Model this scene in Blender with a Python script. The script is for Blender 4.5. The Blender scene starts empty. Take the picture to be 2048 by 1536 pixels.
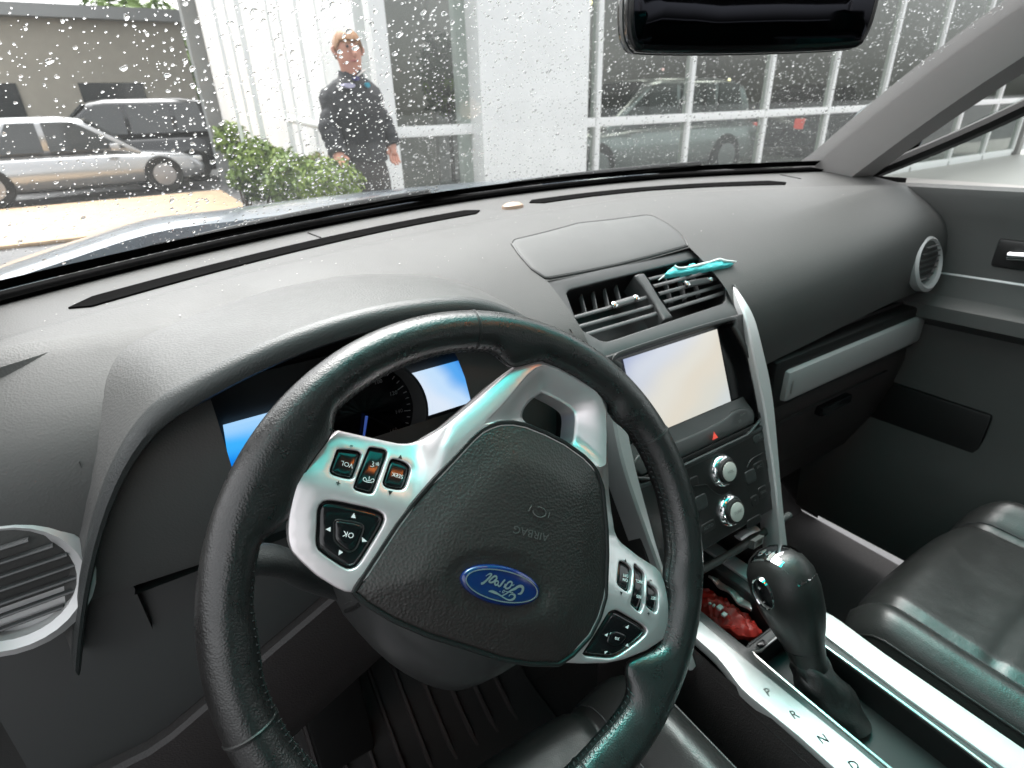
import bpy, bmesh, math, random
import numpy as np
from mathutils import Vector, Matrix
from mathutils.geometry import delaunay_2d_cdt
random.seed(7); rng = np.random.default_rng(7)
SC = bpy.context.scene
COL = SC.collection
rad = math.radians

# ------------------------------------------------------------------ camera
H = 1.36                                   # camera height above the tarmac
F, CX, CY = 1125.0, 1024.0, 768.0          # focal length and centre in photo pixels (2048 x 1536)
def _basis():
    nv = np.array([79., 2334.]); nv /= np.linalg.norm(nv)
    p = math.atan2(550., F)
    up = -np.array([nv[0]*math.cos(p), nv[1]*math.cos(p), math.sin(p)])
    X = np.array([3000-CX, 150-CY, F]); X -= up*X.dot(up); X /= np.linalg.norm(X)
    return np.stack([X, np.cross(up, X), up])
RC = _basis()
camd = bpy.data.cameras.new('camera'); cam = bpy.data.objects.new('camera', camd); COL.objects.link(cam)
cr, cu, cf = RC @ [1, 0, 0], RC @ [0, -1, 0], RC @ [0, 0, 1]
cam.matrix_world = Matrix(((cr[0], cu[0], -cf[0], 0), (cr[1], cu[1], -cf[1], 0), (cr[2], cu[2], -cf[2], H), (0, 0, 0, 1)))
camd.sensor_width = 36; camd.lens = F/2048*36; camd.clip_start = .01; camd.clip_end = 2000
camd.dof.use_dof = True; camd.dof.focus_distance = .46; camd.dof.aperture_fstop = 11
SC.camera = cam

# ------------------------------------------------------------------ sky, sun, exposure
EXPO = 2.05
SUN_EL, SUN_AZ = 62, 15                    # soft overcast light, brightest high ahead of the car
w = bpy.data.worlds.new('World'); SC.world = w; w.use_nodes = True
nt = w.node_tree; bg = nt.nodes['Background']
sky = nt.nodes.new('ShaderNodeTexSky'); sky.sky_type = 'NISHITA'; sky.sun_disc = False
sky.sun_elevation = rad(SUN_EL); sky.sun_rotation = rad(SUN_AZ); sky.dust_density = 6; sky.air_density = 1.0; sky.ozone_density = 1
hs = nt.nodes.new('ShaderNodeHueSaturation'); hs.inputs['Saturation'].default_value = .10; hs.inputs['Value'].default_value = 1.0
nt.links.new(sky.outputs[0], hs.inputs['Color']); nt.links.new(hs.outputs[0], bg.inputs[0]); bg.inputs[1].default_value = .15
sund = bpy.data.lights.new('sun', 'SUN'); sun = bpy.data.objects.new('sun', sund); COL.objects.link(sun)
sund.energy = .6; sund.angle = rad(40); sund.color = (1, .97, .93)
sun.rotation_euler = (rad(90-SUN_EL), 0, rad(180-SUN_AZ))
SC.view_settings.view_transform = 'Standard'; SC.view_settings.look = 'None'
SC.view_settings.exposure = EXPO; SC.view_settings.gamma = 1
SC.cycles.use_denoising = True
SC.cycles.max_bounces = 8; SC.cycles.transparent_max_bounces = 16; SC.cycles.transmission_bounces = 6
SC.cycles.glossy_bounces = 4; SC.cycles.diffuse_bounces = 4; SC.cycles.sample_clamp_indirect = 6
SC.cycles.caustics_reflective = False; SC.cycles.caustics_refractive = False; SC.cycles.blur_glossy = .5

# ------------------------------------------------------------------ pixel -> point on a real surface (camera-relative metres, x right, y ahead, z up)
def ray(px, py):
    v = RC @ np.array([px-CX, py-CY, F]); return v/np.linalg.norm(v)
def at_x(p, x): r = ray(*p); return r*(x/r[0])
def at_y(p, y): r = ray(*p); return r*(y/r[1])
def at_z(p, z): r = ray(*p); return r*(z/r[2])
def plane_hit(p, o, n): r = ray(*p); return r*(np.dot(o, n)/np.dot(r, n))
def Z(ox, oy, s, pts): return [(ox+x/s, oy+y/s) for x, y in pts]

# ------------------------------------------------------------------ materials
MATS = {}
def mat(name, color, rough=.5, metal=0., bump=None, spec=.5, coat=0., var=0., emit=None, estr=1., sheen=0., vscale=30., bump2=None, rvar=0.):
    if name in MATS: return MATS[name]
    m = bpy.data.materials.new(name); m.use_nodes = True; t = m.node_tree; b = t.nodes['Principled BSDF']
    b.inputs['Base Color'].default_value = (*color, 1); b.inputs['Roughness'].default_value = rough
    b.inputs['Metallic'].default_value = metal; b.inputs['Specular IOR Level'].default_value = spec
    b.inputs['Coat Weight'].default_value = coat; b.inputs['Coat Roughness'].default_value = .08
    if sheen: b.inputs['Sheen Weight'].default_value = sheen; b.inputs['Sheen Roughness'].default_value = .5
    tc = t.nodes.new('ShaderNodeTexCoord')
    if var or rvar:
        n = t.nodes.new('ShaderNodeTexNoise'); n.inputs['Scale'].default_value = vscale; n.inputs['Detail'].default_value = 8
        n.inputs['Roughness'].default_value = .65
        t.links.new(tc.outputs['Object'], n.inputs['Vector'])
    if var:
        r = t.nodes.new('ShaderNodeValToRGB'); e = r.color_ramp.elements
        e[0].position = .3; e[1].position = .7
        e[0].color = (*[c*(1-var) for c in color], 1); e[1].color = (*[min(1, c*(1+var)) for c in color], 1)
        t.links.new(n.outputs['Fac'], r.inputs[0]); t.links.new(r.outputs[0], b.inputs['Base Color'])
    if rvar:
        q = t.nodes.new('ShaderNodeMapRange'); q.inputs[1].default_value = .3; q.inputs[2].default_value = .7
        q.inputs[3].default_value = max(0, rough-rvar); q.inputs[4].default_value = min(1, rough+rvar)
        t.links.new(n.outputs['Fac'], q.inputs[0]); t.links.new(q.outputs[0], b.inputs['Roughness'])
    last = None
    for bp in (bump, bump2):
        if not bp: continue
        kind, sc, st = bp
        if kind == 'grain':
            tx = t.nodes.new('ShaderNodeTexVoronoi'); tx.inputs['Scale'].default_value = sc; out = tx.outputs['Distance']
        else:
            tx = t.nodes.new('ShaderNodeTexNoise'); tx.inputs['Scale'].default_value = sc; tx.inputs['Detail'].default_value = 4; out = tx.outputs['Fac']
        t.links.new(tc.outputs['Object'], tx.inputs['Vector'])
        bn = t.nodes.new('ShaderNodeBump'); bn.inputs['Strength'].default_value = st; bn.inputs['Distance'].default_value = .3/sc
        t.links.new(out, bn.inputs['Height'])
        if last: t.links.new(last.outputs[0], bn.inputs['Normal'])
        t.links.new(bn.outputs[0], b.inputs['Normal']); last = bn
    if emit:
        b.inputs['Emission Color'].default_value = (*emit, 1); b.inputs['Emission Strength'].default_value = estr*2**-EXPO
    MATS[name] = m; return m
def glassmat(name, tint, ior=1.45, rough=0., refl=1.0, band=False, veil=0.):
    m = bpy.data.materials.new(name); m.use_nodes = True; t = m.node_tree; t.nodes.clear()
    o = t.nodes.new('ShaderNodeOutputMaterial'); mx = t.nodes.new('ShaderNodeMixShader'); tr = t.nodes.new('ShaderNodeBsdfTransparent')
    gl = t.nodes.new('ShaderNodeBsdfGlossy'); gl.inputs['Roughness'].default_value = rough
    r0 = min(.9, ((ior-1)/(ior+1))**2*refl); lw = t.nodes.new('ShaderNodeLayerWeight'); pw = t.nodes.new('ShaderNodeMath'); pw.operation = 'POWER'; pw.inputs[1].default_value = 5   # Schlick, same from both sides
    mu = t.nodes.new('ShaderNodeMath'); mu.operation = 'MULTIPLY_ADD'; mu.inputs[1].default_value = 1-r0; mu.inputs[2].default_value = r0; mu.use_clamp = True
    t.links.new(lw.outputs['Facing'], pw.inputs[0]); t.links.new(pw.outputs[0], mu.inputs[0]); t.links.new(mu.outputs[0], mx.inputs[0])
    tr.inputs[0].default_value = (*tint, 1)
    if band:                                   # teal band added at the unseen top to colour reflections on the wheel
        uv = t.nodes.new('ShaderNodeUVMap'); sp = t.nodes.new('ShaderNodeSeparateXYZ'); rp = t.nodes.new('ShaderNodeValToRGB')
        e = rp.color_ramp.elements; e[0].position = band[0]; e[0].color = (*tint, 1); e[1].position = band[1]; e[1].color = (.02, .74, .66, 1)
        t.links.new(uv.outputs[0], sp.inputs[0]); t.links.new(sp.outputs[1], rp.inputs[0]); t.links.new(rp.outputs[0], tr.inputs[0])
    t.links.new(tr.outputs[0], mx.inputs[1]); t.links.new(gl.outputs[0], mx.inputs[2])
    if veil:                                   # translucent veil standing in for the haze of light on the glass
        dm = t.nodes.new('ShaderNodeMixShader'); tl = t.nodes.new('ShaderNodeBsdfTranslucent'); tl.inputs[0].default_value = (.92, .95, .93, 1)
        tc = t.nodes.new('ShaderNodeTexCoord'); nz = t.nodes.new('ShaderNodeTexNoise'); nz.inputs['Scale'].default_value = 5; nz.inputs['Detail'].default_value = 5
        mr = t.nodes.new('ShaderNodeMapRange'); mr.inputs[1].default_value = .3; mr.inputs[2].default_value = .7; mr.inputs[3].default_value = veil*.75; mr.inputs[4].default_value = veil*1.25
        t.links.new(tc.outputs['Object'], nz.inputs['Vector']); t.links.new(nz.outputs['Fac'], mr.inputs[0]); t.links.new(mr.outputs[0], dm.inputs[0])
        t.links.new(mx.outputs[0], dm.inputs[1]); t.links.new(tl.outputs[0], dm.inputs[2]); t.links.new(dm.outputs[0], o.inputs[0])
    else: t.links.new(mx.outputs[0], o.inputs[0])
    MATS[name] = m; return m
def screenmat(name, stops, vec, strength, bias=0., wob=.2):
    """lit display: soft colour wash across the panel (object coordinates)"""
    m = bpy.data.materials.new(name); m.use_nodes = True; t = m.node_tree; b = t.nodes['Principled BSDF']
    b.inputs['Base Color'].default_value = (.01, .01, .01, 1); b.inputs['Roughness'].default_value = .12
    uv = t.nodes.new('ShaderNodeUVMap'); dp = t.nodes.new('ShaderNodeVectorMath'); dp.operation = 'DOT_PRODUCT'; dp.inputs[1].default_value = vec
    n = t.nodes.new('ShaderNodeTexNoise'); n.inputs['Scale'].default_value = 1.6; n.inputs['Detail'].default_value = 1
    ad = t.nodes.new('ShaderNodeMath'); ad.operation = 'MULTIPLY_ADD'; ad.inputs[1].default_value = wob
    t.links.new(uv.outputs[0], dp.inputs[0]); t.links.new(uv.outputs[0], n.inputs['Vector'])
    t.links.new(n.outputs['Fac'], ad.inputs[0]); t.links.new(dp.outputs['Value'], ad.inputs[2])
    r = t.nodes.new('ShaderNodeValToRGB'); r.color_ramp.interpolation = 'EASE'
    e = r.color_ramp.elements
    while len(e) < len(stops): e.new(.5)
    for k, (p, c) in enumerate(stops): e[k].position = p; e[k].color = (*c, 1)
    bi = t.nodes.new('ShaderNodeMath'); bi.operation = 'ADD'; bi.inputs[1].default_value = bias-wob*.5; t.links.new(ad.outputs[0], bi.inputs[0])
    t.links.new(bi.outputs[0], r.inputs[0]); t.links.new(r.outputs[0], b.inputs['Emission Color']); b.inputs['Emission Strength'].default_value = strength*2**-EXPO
    MATS[name] = m; return m

mat('leather', (.0125, .0118, .0118), .31, spec=.75, bump=('grain', 800, .4), bump2=('noise', 160, .14), rvar=.08, vscale=60)
mat('leather_worn', (.014, .014, .0135), .40, bump=('noise', 500, .3), rvar=.08, vscale=40)
mat('thread', (.03, .03, .032), .6)
mat('silver', (.78, .72, .73), .36, .72, bump=('noise', 2500, .04), rvar=.04, vscale=300)
mat('silver_light', (.58, .58, .58), .40, .45, bump=('noise', 2500, .04))
mat('pad', (.026, .0215, .0205), .42, bump=('grain', 520, .55), rvar=.06, vscale=20)
mat('dash', (.074, .0742, .0725), .54, bump=('grain', 560, .24), var=.05, vscale=9, rvar=.05, spec=.36)
mat('dash_hood', (.076, .0762, .0745), .50, bump=('grain', 470, .32), rvar=.05, spec=.42)
mat('dash_coarse', (.040, .043, .043), .42, bump=('grain', 700, .5))
mat('dash_smooth', (.062, .064, .063), .54, bump=('noise', 1200, .06), rvar=.04, vscale=14)
mat('stack', (.040, .0415, .0415), .38, bump=('noise', 2000, .05), rvar=.04, vscale=20)
mat('stack_dark', (.020, .019, .019), .34, bump=('noise', 2000, .05), rvar=.05, vscale=18)
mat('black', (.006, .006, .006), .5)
mat('matt_black', (.004, .004, .004), .95, spec=.02)
mat('black_gloss', (.006, .006, .007), .16, coat=.3)
mat('slat', (.075, .076, .077), .30)
mat('chrome', (.80, .81, .82), .06, 1.)
mat('rubber', (.012, .012, .012), .65, bump=('noise', 400, .15))
mat('lower', (.030, .0255, .0255), .55, bump=('grain', 500, .5))
mat('carpet', (.012, .011, .011), .95, bump=('noise', 700, .9), var=.3, vscale=200)
mat('seat', (.020, .020, .0195), .38, bump=('grain', 700, .3), bump2=('noise', 28, .10), rvar=.08, vscale=25)
mat('legend_white', (.75, .76, .76), .5, emit=(.8, .85, .85), estr=.12)
mat('legend_black', (.01, .01, .011), .4)
mat('legend_grey', (.30, .30, .30), .5)
mat('blue', (.004, .018, .105), .14, coat=.6)
mat('badge_silver', (.62, .62, .60), .28, .85)
mat('headliner', (.62, .60, .58), .9, bump=('noise', 500, .3))
mat('pillar_trim', (.34, .33, .325), .75, bump=('noise', 700, .2))
mat('mirror_dark', (.022, .023, .028), .04, 1.)
mat('knob_face', (.62, .62, .58), .35)
mat('teal_plastic', (.10, .72, .74), .35, bump=('noise', 90, .5))
mat('pale_plastic', (.72, .82, .80), .4)
mat('red', (.34, .018, .012), .5, var=.35, vscale=90)
mat('red_lamp', (.6, .03, .03), .3, emit=(1, .15, .1), estr=.6)
mat('amber_sensor', (.42, .30, .22), .35)
mat('hood_paint', (.10, .125, .15), .28, .55, coat=.6, rvar=.05, vscale=8)
mat('wet_black', (.012, .013, .014), .42, bump=('noise', 120, .2))
mat('white_paint', (.86, .87, .86), .55, var=.05, vscale=2.5, rvar=.1)
mat('white_frame', (.84, .85, .84), .4)
mat('panel_grey', (.27, .285, .28), .6, var=.06, vscale=1.2)
mat('beige', (.40, .37, .31), .8, var=.08, vscale=2)
mat('tarmac', (.055, .056, .058), .42, bump=('noise', 60, .5), var=.35, vscale=1.6, rvar=.22)
mat('paving', (.36, .35, .33), .55, bump=('noise', 40, .2), var=.12, vscale=3, rvar=.15)
mat('tan_gravel', (.42, .30, .19), .85, bump=('noise', 30, .8), var=.2, vscale=6)
mat('showroom_wall', (.30, .29, .28), .8, var=.1, vscale=1)
mat('showroom_floor', (.30, .30, .29), .22, var=.15, vscale=.8)
mat('grey_partition', (.34, .32, .32), .7)
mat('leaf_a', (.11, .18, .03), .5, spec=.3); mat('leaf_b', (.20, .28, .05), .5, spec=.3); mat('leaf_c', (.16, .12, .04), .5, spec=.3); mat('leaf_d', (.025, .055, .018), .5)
mat('bark', (.05, .035, .025), .9, bump=('noise', 60, .6))
mat('skin', (.56, .27, .19), .5, var=.08, vscale=25); mat('hair', (.30, .15, .065), .5, bump=('noise', 180, .6), var=.3, vscale=60)
mat('jacket', (.024, .0255, .029), .8, bump=('noise', 14, .9)); mat('trousers', (.040, .036, .035), .85, bump=('noise', 30, .6)); mat('shoe', (.015, .014, .013), .4)
mat('collar', (.62, .58, .55), .8); mat('lavender', (.42, .40, .55), .7); mat('cyan_badge', (.03, .30, .40), .5); mat('navy', (.03, .03, .14), .6); mat('lip', (.40, .13, .11), .5); mat('eye', (.03, .025, .02), .3)
mat('car_silver', (.42, .43, .44), .25, .6, coat=.6); mat('car_dark', (.02, .021, .024), .2, .3, coat=.7); mat('car_white', (.78, .79, .79), .25, coat=.6)
mat('tyre', (.014, .014, .014), .8); mat('rim', (.35, .35, .36), .35, .8); mat('car_glass', (.02, .024, .026), .06, coat=.5)
mat('headlamp', (.7, .72, .73), .1); mat('pole_grey', (.28, .29, .29), .5, .3); mat('bag_silver', (.55, .52, .50), .35, .6, bump=('noise', 90, .6))
mat('added_map_lamp', (.9, .6, .3), .4, emit=(1., .28, .07), estr=15.)
mat('warm_lamp', (.9, .8, .5), .4, emit=(1, .85, .45), estr=4.); mat('bokeh_red', (.8, .1, .05), .4, emit=(1, .16, .07), estr=1.6); mat('bokeh_pink', (.8, .5, .5), .4, emit=(1, .65, .62), estr=1.8)
mat('shop_fill', (.9, .9, .85), .5, emit=(1, .95, .85), estr=9.)
glassmat('windscreen', (.955, .97, .965), 1.42, refl=.8, band=(.66, .71), veil=.011)
glassmat('side_glass', (.80, .85, .83), 1.45)
glassmat('shop_glass', (.80, .84, .82), 1.55, rough=.02, refl=1.6)
def water():
    m = bpy.data.materials.new('rain_water'); m.use_nodes = True; t = m.node_tree; t.nodes.clear()
    o = t.nodes.new('ShaderNodeOutputMaterial'); g = t.nodes.new('ShaderNodeBsdfGlass'); g.inputs['IOR'].default_value = 1.33; g.inputs['Roughness'].default_value = 0
    t.links.new(g.outputs[0], o.inputs[0]); MATS['rain_water'] = m
water()

# ------------------------------------------------------------------ mesh helpers
def setm(o, m):
    for k in ([m] if isinstance(m, str) else m): o.data.materials.append(MATS[k])
ORG = {}
def thing(name, label, cat, org=(0, 0, 0), group=None, mw=None):
    o = bpy.data.objects.new(name, None); COL.objects.link(o); o.empty_display_size = .05
    if mw is not None: o.matrix_world = mw; ORG[o.name] = None
    else: o.location = (org[0], org[1], org[2]+H); ORG[o.name] = np.array(org, float)
    o['label'] = label; o['category'] = cat
    if group: o['group'] = group
    return o
def tag(o, label=None, cat=None, group=None, kind=None):
    if label: o['label'] = label
    if cat: o['category'] = cat
    if group: o['group'] = group
    if kind: o['kind'] = kind
    return o
def mk(name, V, Fc, m, parent=None, smooth=True, sharp=38, kind=None, label=None, uv=None, mi=None, merge=False):
    V = np.asarray(V, float).reshape(-1, 3)
    if parent is None: V = V + [0, 0, H]; org = None
    else:
        org = ORG.get(parent.name)
        if org is not None: V = V - org
    me = bpy.data.meshes.new(name); me.from_pydata(V.tolist(), [], [list(map(int, f)) for f in Fc])
    if uv is not None:
        l = me.uv_layers.new(name='UVMap'); vi = np.zeros(len(me.loops), int); me.loops.foreach_get('vertex_index', vi)
        l.data.foreach_set('uv', np.asarray(uv, float)[vi].ravel())
    me.validate()
    if merge:
        b_m = bmesh.new(); b_m.from_mesh(me); bmesh.ops.remove_doubles(b_m, verts=b_m.verts, dist=2e-5); b_m.to_mesh(me); b_m.free()
    if smooth:
        me.polygons.foreach_set('use_smooth', [True]*len(me.polygons)); me.set_sharp_from_angle(angle=rad(sharp))
    o = bpy.data.objects.new(name, me); COL.objects.link(o); setm(o, m)
    if mi is not None: me.polygons.foreach_set('material_index', mi)
    if parent is not None: o.parent = parent; ORG[o.name] = org
    if kind: o['kind'] = kind
    if label: o['label'] = label
    me.update(); return o
def struct(o): o['kind'] = 'structure'; return o
class MB:
    def __init__(s): s.V = []; s.F = []
    def add(s, V, Fc):
        b = len(s.V); s.V += [tuple(v) for v in np.asarray(V, float).reshape(-1, 3)]; s.F += [[b+i for i in f] for f in Fc]; return s
    def build(s, name, m, parent=None, **k): return mk(name, s.V, s.F, m, parent, **k)
def box(x0, x1, y0, y1, z0, z1, bev=0., seg=2):
    bm = bmesh.new(); bmesh.ops.create_cube(bm, size=1)
    for v in bm.verts: v.co = ((x0+x1)/2+v.co.x*(x1-x0), (y0+y1)/2+v.co.y*(y1-y0), (z0+z1)/2+v.co.z*(z1-z0))
    if bev: bmesh.ops.bevel(bm, geom=bm.edges[:], offset=bev, segments=seg, affect='EDGES', profile=.6)
    V = [tuple(v.co) for v in bm.verts]; bm.verts.index_update(); Fc = [[v.index for v in f.verts] for f in bm.faces]; bm.free(); return V, Fc
def xf(VF, M): return [tuple(M @ Vector(v)) for v in VF[0]], VF[1]
def mp(VF, fn): return [fn(*v) for v in VF[0]], VF[1]
def crs(pts, n, closed=True):
    """Catmull-Rom through pts, resampled evenly to n points"""
    p = np.asarray(pts, float); N = len(p); out = []
    rngk = range(N if closed else N-1)
    for i in rngk:
        if closed: a, b, c, d = p[(i-1) % N], p[i], p[(i+1) % N], p[(i+2) % N]
        else: a, b, c, d = p[max(i-1, 0)], p[i], p[i+1], p[min(i+2, N-1)]
        for t in np.linspace(0, 1, 12, endpoint=False):
            out.append(.5*((2*b)+(-a+c)*t+(2*a-5*b+4*c-d)*t*t+(-a+3*b-3*c+d)*t**3))
    if not closed: out.append(p[-1])
    return resample(out, n, closed)
def resample(pts, n, closed=True):
    q = np.asarray(pts, float)
    if closed: q = np.vstack([q, q[:1]])
    s = np.r_[0, np.cumsum(np.linalg.norm(np.diff(q, axis=0), axis=1))]
    t = np.linspace(0, s[-1], n, endpoint=not closed)
    return np.stack([np.interp(t, s, q[:, k]) for k in range(q.shape[1])], 1)
def area(p): x, y = p[:, 0], p[:, 1]; return .5*np.sum(x*np.roll(y, -1)-y*np.roll(x, -1))
def inside(P, poly):
    x, y = P[:, 0], P[:, 1]; r = np.zeros(len(P), bool); N = len(poly)
    for i in range(N):
        x0, y0 = poly[i]; x1, y1 = poly[(i+1) % N]
        c = (y0 > y) != (y1 > y)
        with np.errstate(divide='ignore', invalid='ignore'): r ^= c & (x < (x1-x0)*(y-y0)/(y1-y0+1e-30)+x0)
    return r
def pdist(P, poly):
    a = poly; b = np.roll(poly, -1, 0); d = np.full(len(P), 9.)
    for i in range(len(a)):
        ab = b[i]-a[i]; L = ab@ab+1e-18; t = np.clip(((P-a[i])@ab)/L, 0, 1); d = np.minimum(d, np.linalg.norm(P-a[i]-t[:, None]*ab, axis=1))
    return d
def inset(p, d):
    """move a CCW loop inward by d"""
    e1 = p-np.roll(p, 1, 0); e2 = np.roll(p, -1, 0)-p; t = e1/np.linalg.norm(e1, axis=1)[:, None]+e2/np.linalg.norm(e2, axis=1)[:, None]
    t /= np.linalg.norm(t, axis=1)[:, None]+1e-12; return p+d*np.stack([-t[:, 1], t[:, 0]], 1)
def sheet(loop, holes=(), step=.005, r=.0012, depth=.004, dome=None, hdepth=None, nr=3):
    """flat plate with rounded edge, optional holes and dome; returns verts (u,v,h), faces"""
    loop = np.asarray(loop, float)
    if area(loop) < 0: loop = loop[::-1]
    hs_ = [np.asarray(h, float) for h in holes]; hs_ = [h if area(h) < 0 else h[::-1] for h in hs_]
    V = []; hh = []; E = []; rings = []
    for lp in [loop]+hs_:
        for k in range(nr+1):
            a = k*(math.pi/2)/nr; q = inset(lp, r*(1-math.cos(a))) if k else lp
            b = len(V); n = len(q); V += q.tolist(); hh += [-r*(1-math.sin(a))]*n; E += [(b+i, b+(i+1) % n) for i in range(n)]
            if k == 0: rings.append((b, n))
    lo, hi = loop.min(0), loop.max(0)
    g = np.stack(np.meshgrid(np.arange(lo[0], hi[0], step), np.arange(lo[1], hi[1], step)), -1).reshape(-1, 2)
    g += rng.uniform(-.12, .12, g.shape)*step
    if len(g):
        ok = inside(g, loop) & (pdist(g, loop) > r+step*.45)
        for h in hs_: ok &= ~inside(g, h) & (pdist(g, h) > r+step*.45)
        g = g[ok]; V += g.tolist(); hh += [0]*len(g)
    res = delaunay_2d_cdt([Vector(v) for v in V], E, [], 0, 1e-7)
    P = np.array([tuple(v) for v in res[0]]); h = np.array([hh[o[0]] if o else 0 for o in res[3]])
    T = np.array([f for f in res[2] if len(f) == 3]); c = P[T].mean(1)
    ok = inside(c, loop)
    for q in hs_: ok &= ~inside(c, q)
    T = T[ok]; a2 = P[T]; s = (a2[:, 1, 0]-a2[:, 0, 0])*(a2[:, 2, 1]-a2[:, 0, 1])-(a2[:, 1, 1]-a2[:, 0, 1])*(a2[:, 2, 0]-a2[:, 0, 0])
    T[s < 0] = T[s < 0][:, ::-1]
    inv = {}
    for i, o in enumerate(res[3]):
        for k in o: inv[k] = i
    if dome is not None: h = h+dome(P[:, 0], P[:, 1], pdist(P, loop))
    V3 = np.column_stack([P, h]).tolist(); Fc = T.tolist()
    for j, (b, n) in enumerate(rings):
        d = depth if j == 0 else (hdepth or depth); b0 = len(V3); idx = [inv[b+i] for i in range(n)]
        V3 += [[P[i][0], P[i][1], h[i]-d] for i in idx]
        for i in range(n): k = (i+1) % n; Fc.append([idx[i], b0+i, b0+k, idx[k]])
    return V3, Fc
def loft(rings, closed=True, caps=True):
    n = len(rings[0]); V = [tuple(p) for r in rings for p in r]; Fc = []
    for i in range(len(rings)-1):
        for j in range(n if closed else n-1):
            k = (j+1) % n; Fc.append([i*n+j, i*n+k, (i+1)*n+k, (i+1)*n+j])
    if caps and closed: Fc.append(list(range(n))[::-1]); Fc.append([(len(rings)-1)*n+j for j in range(n)])
    return V, Fc
def tube(pts, r, seg=10, n=None, closed=False, flat=1., caps=True, up=None):
    p = np.asarray(pts, float)
    if n: p = crs(p, n, closed)
    N = len(p); R = np.interp(np.linspace(0, 1, N), np.linspace(0, 1, len(r)), r) if hasattr(r, '__len__') else np.full(N, r)
    rings = []; nrm = None
    for i in range(N):
        t = p[(i+1) % N]-p[i-1] if closed else p[min(i+1, N-1)]-p[max(i-1, 0)]; t = t/(np.linalg.norm(t)+1e-12)
        if up is not None: a = np.cross(t, up); a /= np.linalg.norm(a)+1e-12; nrm = a
        elif nrm is None: a = np.cross(t, [0, 0, 1.] if abs(t[2]) < .9 else [1., 0, 0]); nrm = a/np.linalg.norm(a)
        else: nrm = nrm-t*(nrm@t); nrm /= np.linalg.norm(nrm)
        b = np.cross(t, nrm); th = np.linspace(0, 2*np.pi, seg, endpoint=False)
        rings.append(p[i]+R[i]*(np.cos(th)[:, None]*nrm+flat*np.sin(th)[:, None]*b))
    if closed: rings.append(rings[0])
    return loft(rings, True, caps and not closed)
def revolve(prof, o, ax, seg=28, cap=True):
    """prof: list (radius, height along ax)"""
    ax = np.asarray(ax, float); ax /= np.linalg.norm(ax); a = np.cross(ax, [1., 0, 0] if abs(ax[0]) < .9 else [0, 1., 0]); a /= np.linalg.norm(a); b = np.cross(ax, a)
    th = np.linspace(0, 2*np.pi, seg, endpoint=False)
    return loft([np.asarray(o)+h*ax+r*(np.cos(th)[:, None]*a+np.sin(th)[:, None]*b) for r, h in prof], True, cap)
def text2d(s, size):
    c = bpy.data.curves.new('t', 'FONT'); c.body = s; c.size = size; c.align_x = 'CENTER'; c.align_y = 'CENTER'; c.resolution_u = 2; c.extrude = size*.02
    o = bpy.data.objects.new('t', c); COL.objects.link(o); dg = bpy.context.evaluated_depsgraph_get()
    me = bpy.data.meshes.new_from_object(o.evaluated_get(dg)); V = [tuple(v.co) for v in me.vertices]; Fc = [list(p.vertices) for p in me.polygons]
    bpy.data.objects.remove(o); bpy.data.curves.remove(c); bpy.data.meshes.remove(me); return V, Fc
def ribbon(pts, wd, h, th=.0002):
    p = np.asarray(pts, float); n = len(p); W_ = np.interp(np.linspace(0, 1, n), np.linspace(0, 1, len(wd)), wd) if hasattr(wd, '__len__') else np.full(n, wd)
    V = []; Fc = []
    for i in range(n):
        t = p[min(i+1, n-1)]-p[max(i-1, 0)]; t = t/(np.linalg.norm(t)+1e-12); q = np.array([-t[1], t[0]])*W_[i]/2
        V += [(*(p[i]+q), h), (*(p[i]-q), h)]
    for i in range(n-1): Fc.append([2*i, 2*i+1, 2*i+3, 2*i+2])
    return V, Fc
def poly3(pts, h): return [(x, y, h) for x, y in pts], [list(range(len(pts)))]

# ================================================================== THE SETTING
struct(mk('ground', [(-300, -300, -H), (300, -300, -H), (300, 300, -H), (-300, 300, -H)], [[0, 1, 2, 3]], 'tarmac', smooth=False))
YF = 5.2                                           # shop front plane ahead of the camera
GZ = -H
FX0 = at_y((757, 100), YF)[0]                       # corner of the shop front
V, Fc = box(FX0-.5, 30, 3.05, YF+.3, GZ, GZ+.13, .02); struct(mk('pavement', V, Fc, 'paving'))
V, Fc = box(-30, FX0-.5, 9.2, 13.5, GZ, GZ+.05, .02); struct(mk('gravel_bed', V, Fc, 'tan_gravel'))

# ---- shop front: each pane, mullion and transom its own part
shop = thing('shop_building', 'white framed glass shop front with a wide white pillar, facing the bonnet', 'building', (FX0, YF, GZ))
def bx(name, m, parent, *a, bev=.0, **k): V, Fc = box(*a, bev=bev); return mk(name, V, Fc, m, parent, **k)
TZ = at_y((1200, 244), YF)[2]                       # transom height
TOP = 3.3
xs = [at_y((757, 100), YF)[0], at_y((942, 250), YF)[0], at_y((1149, 250), YF)[0], at_y((1192, 200), YF)[0], at_y((1376, 200), YF)[0], at_y((1531, 200), YF)[0]]
bay = (xs[5]-xs[3])/2
mull = [xs[3], xs[4], xs[5]]+[xs[5]+bay*k for k in range(1, 7)]
bx('corner_post', 'white_frame', shop, xs[0]-.07, xs[0]+.07, YF-.07, YF+.07, GZ+.13, TOP, bev=.01)
bx('pillar', 'white_paint', shop, xs[1], xs[2], YF-.22, YF+.3, GZ+.13, TOP, bev=.015)
for x in mull: bx('mullion', 'white_frame', shop, x-.032, x+.032, YF-.05, YF+.05, GZ+.2, TOP-.1, bev=.005)
segs = [(xs[0]+.07, xs[1])]+[(a+.032, b-.032) for a, b in zip([xs[2]-.032]+mull[:-1], mull)]
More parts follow.
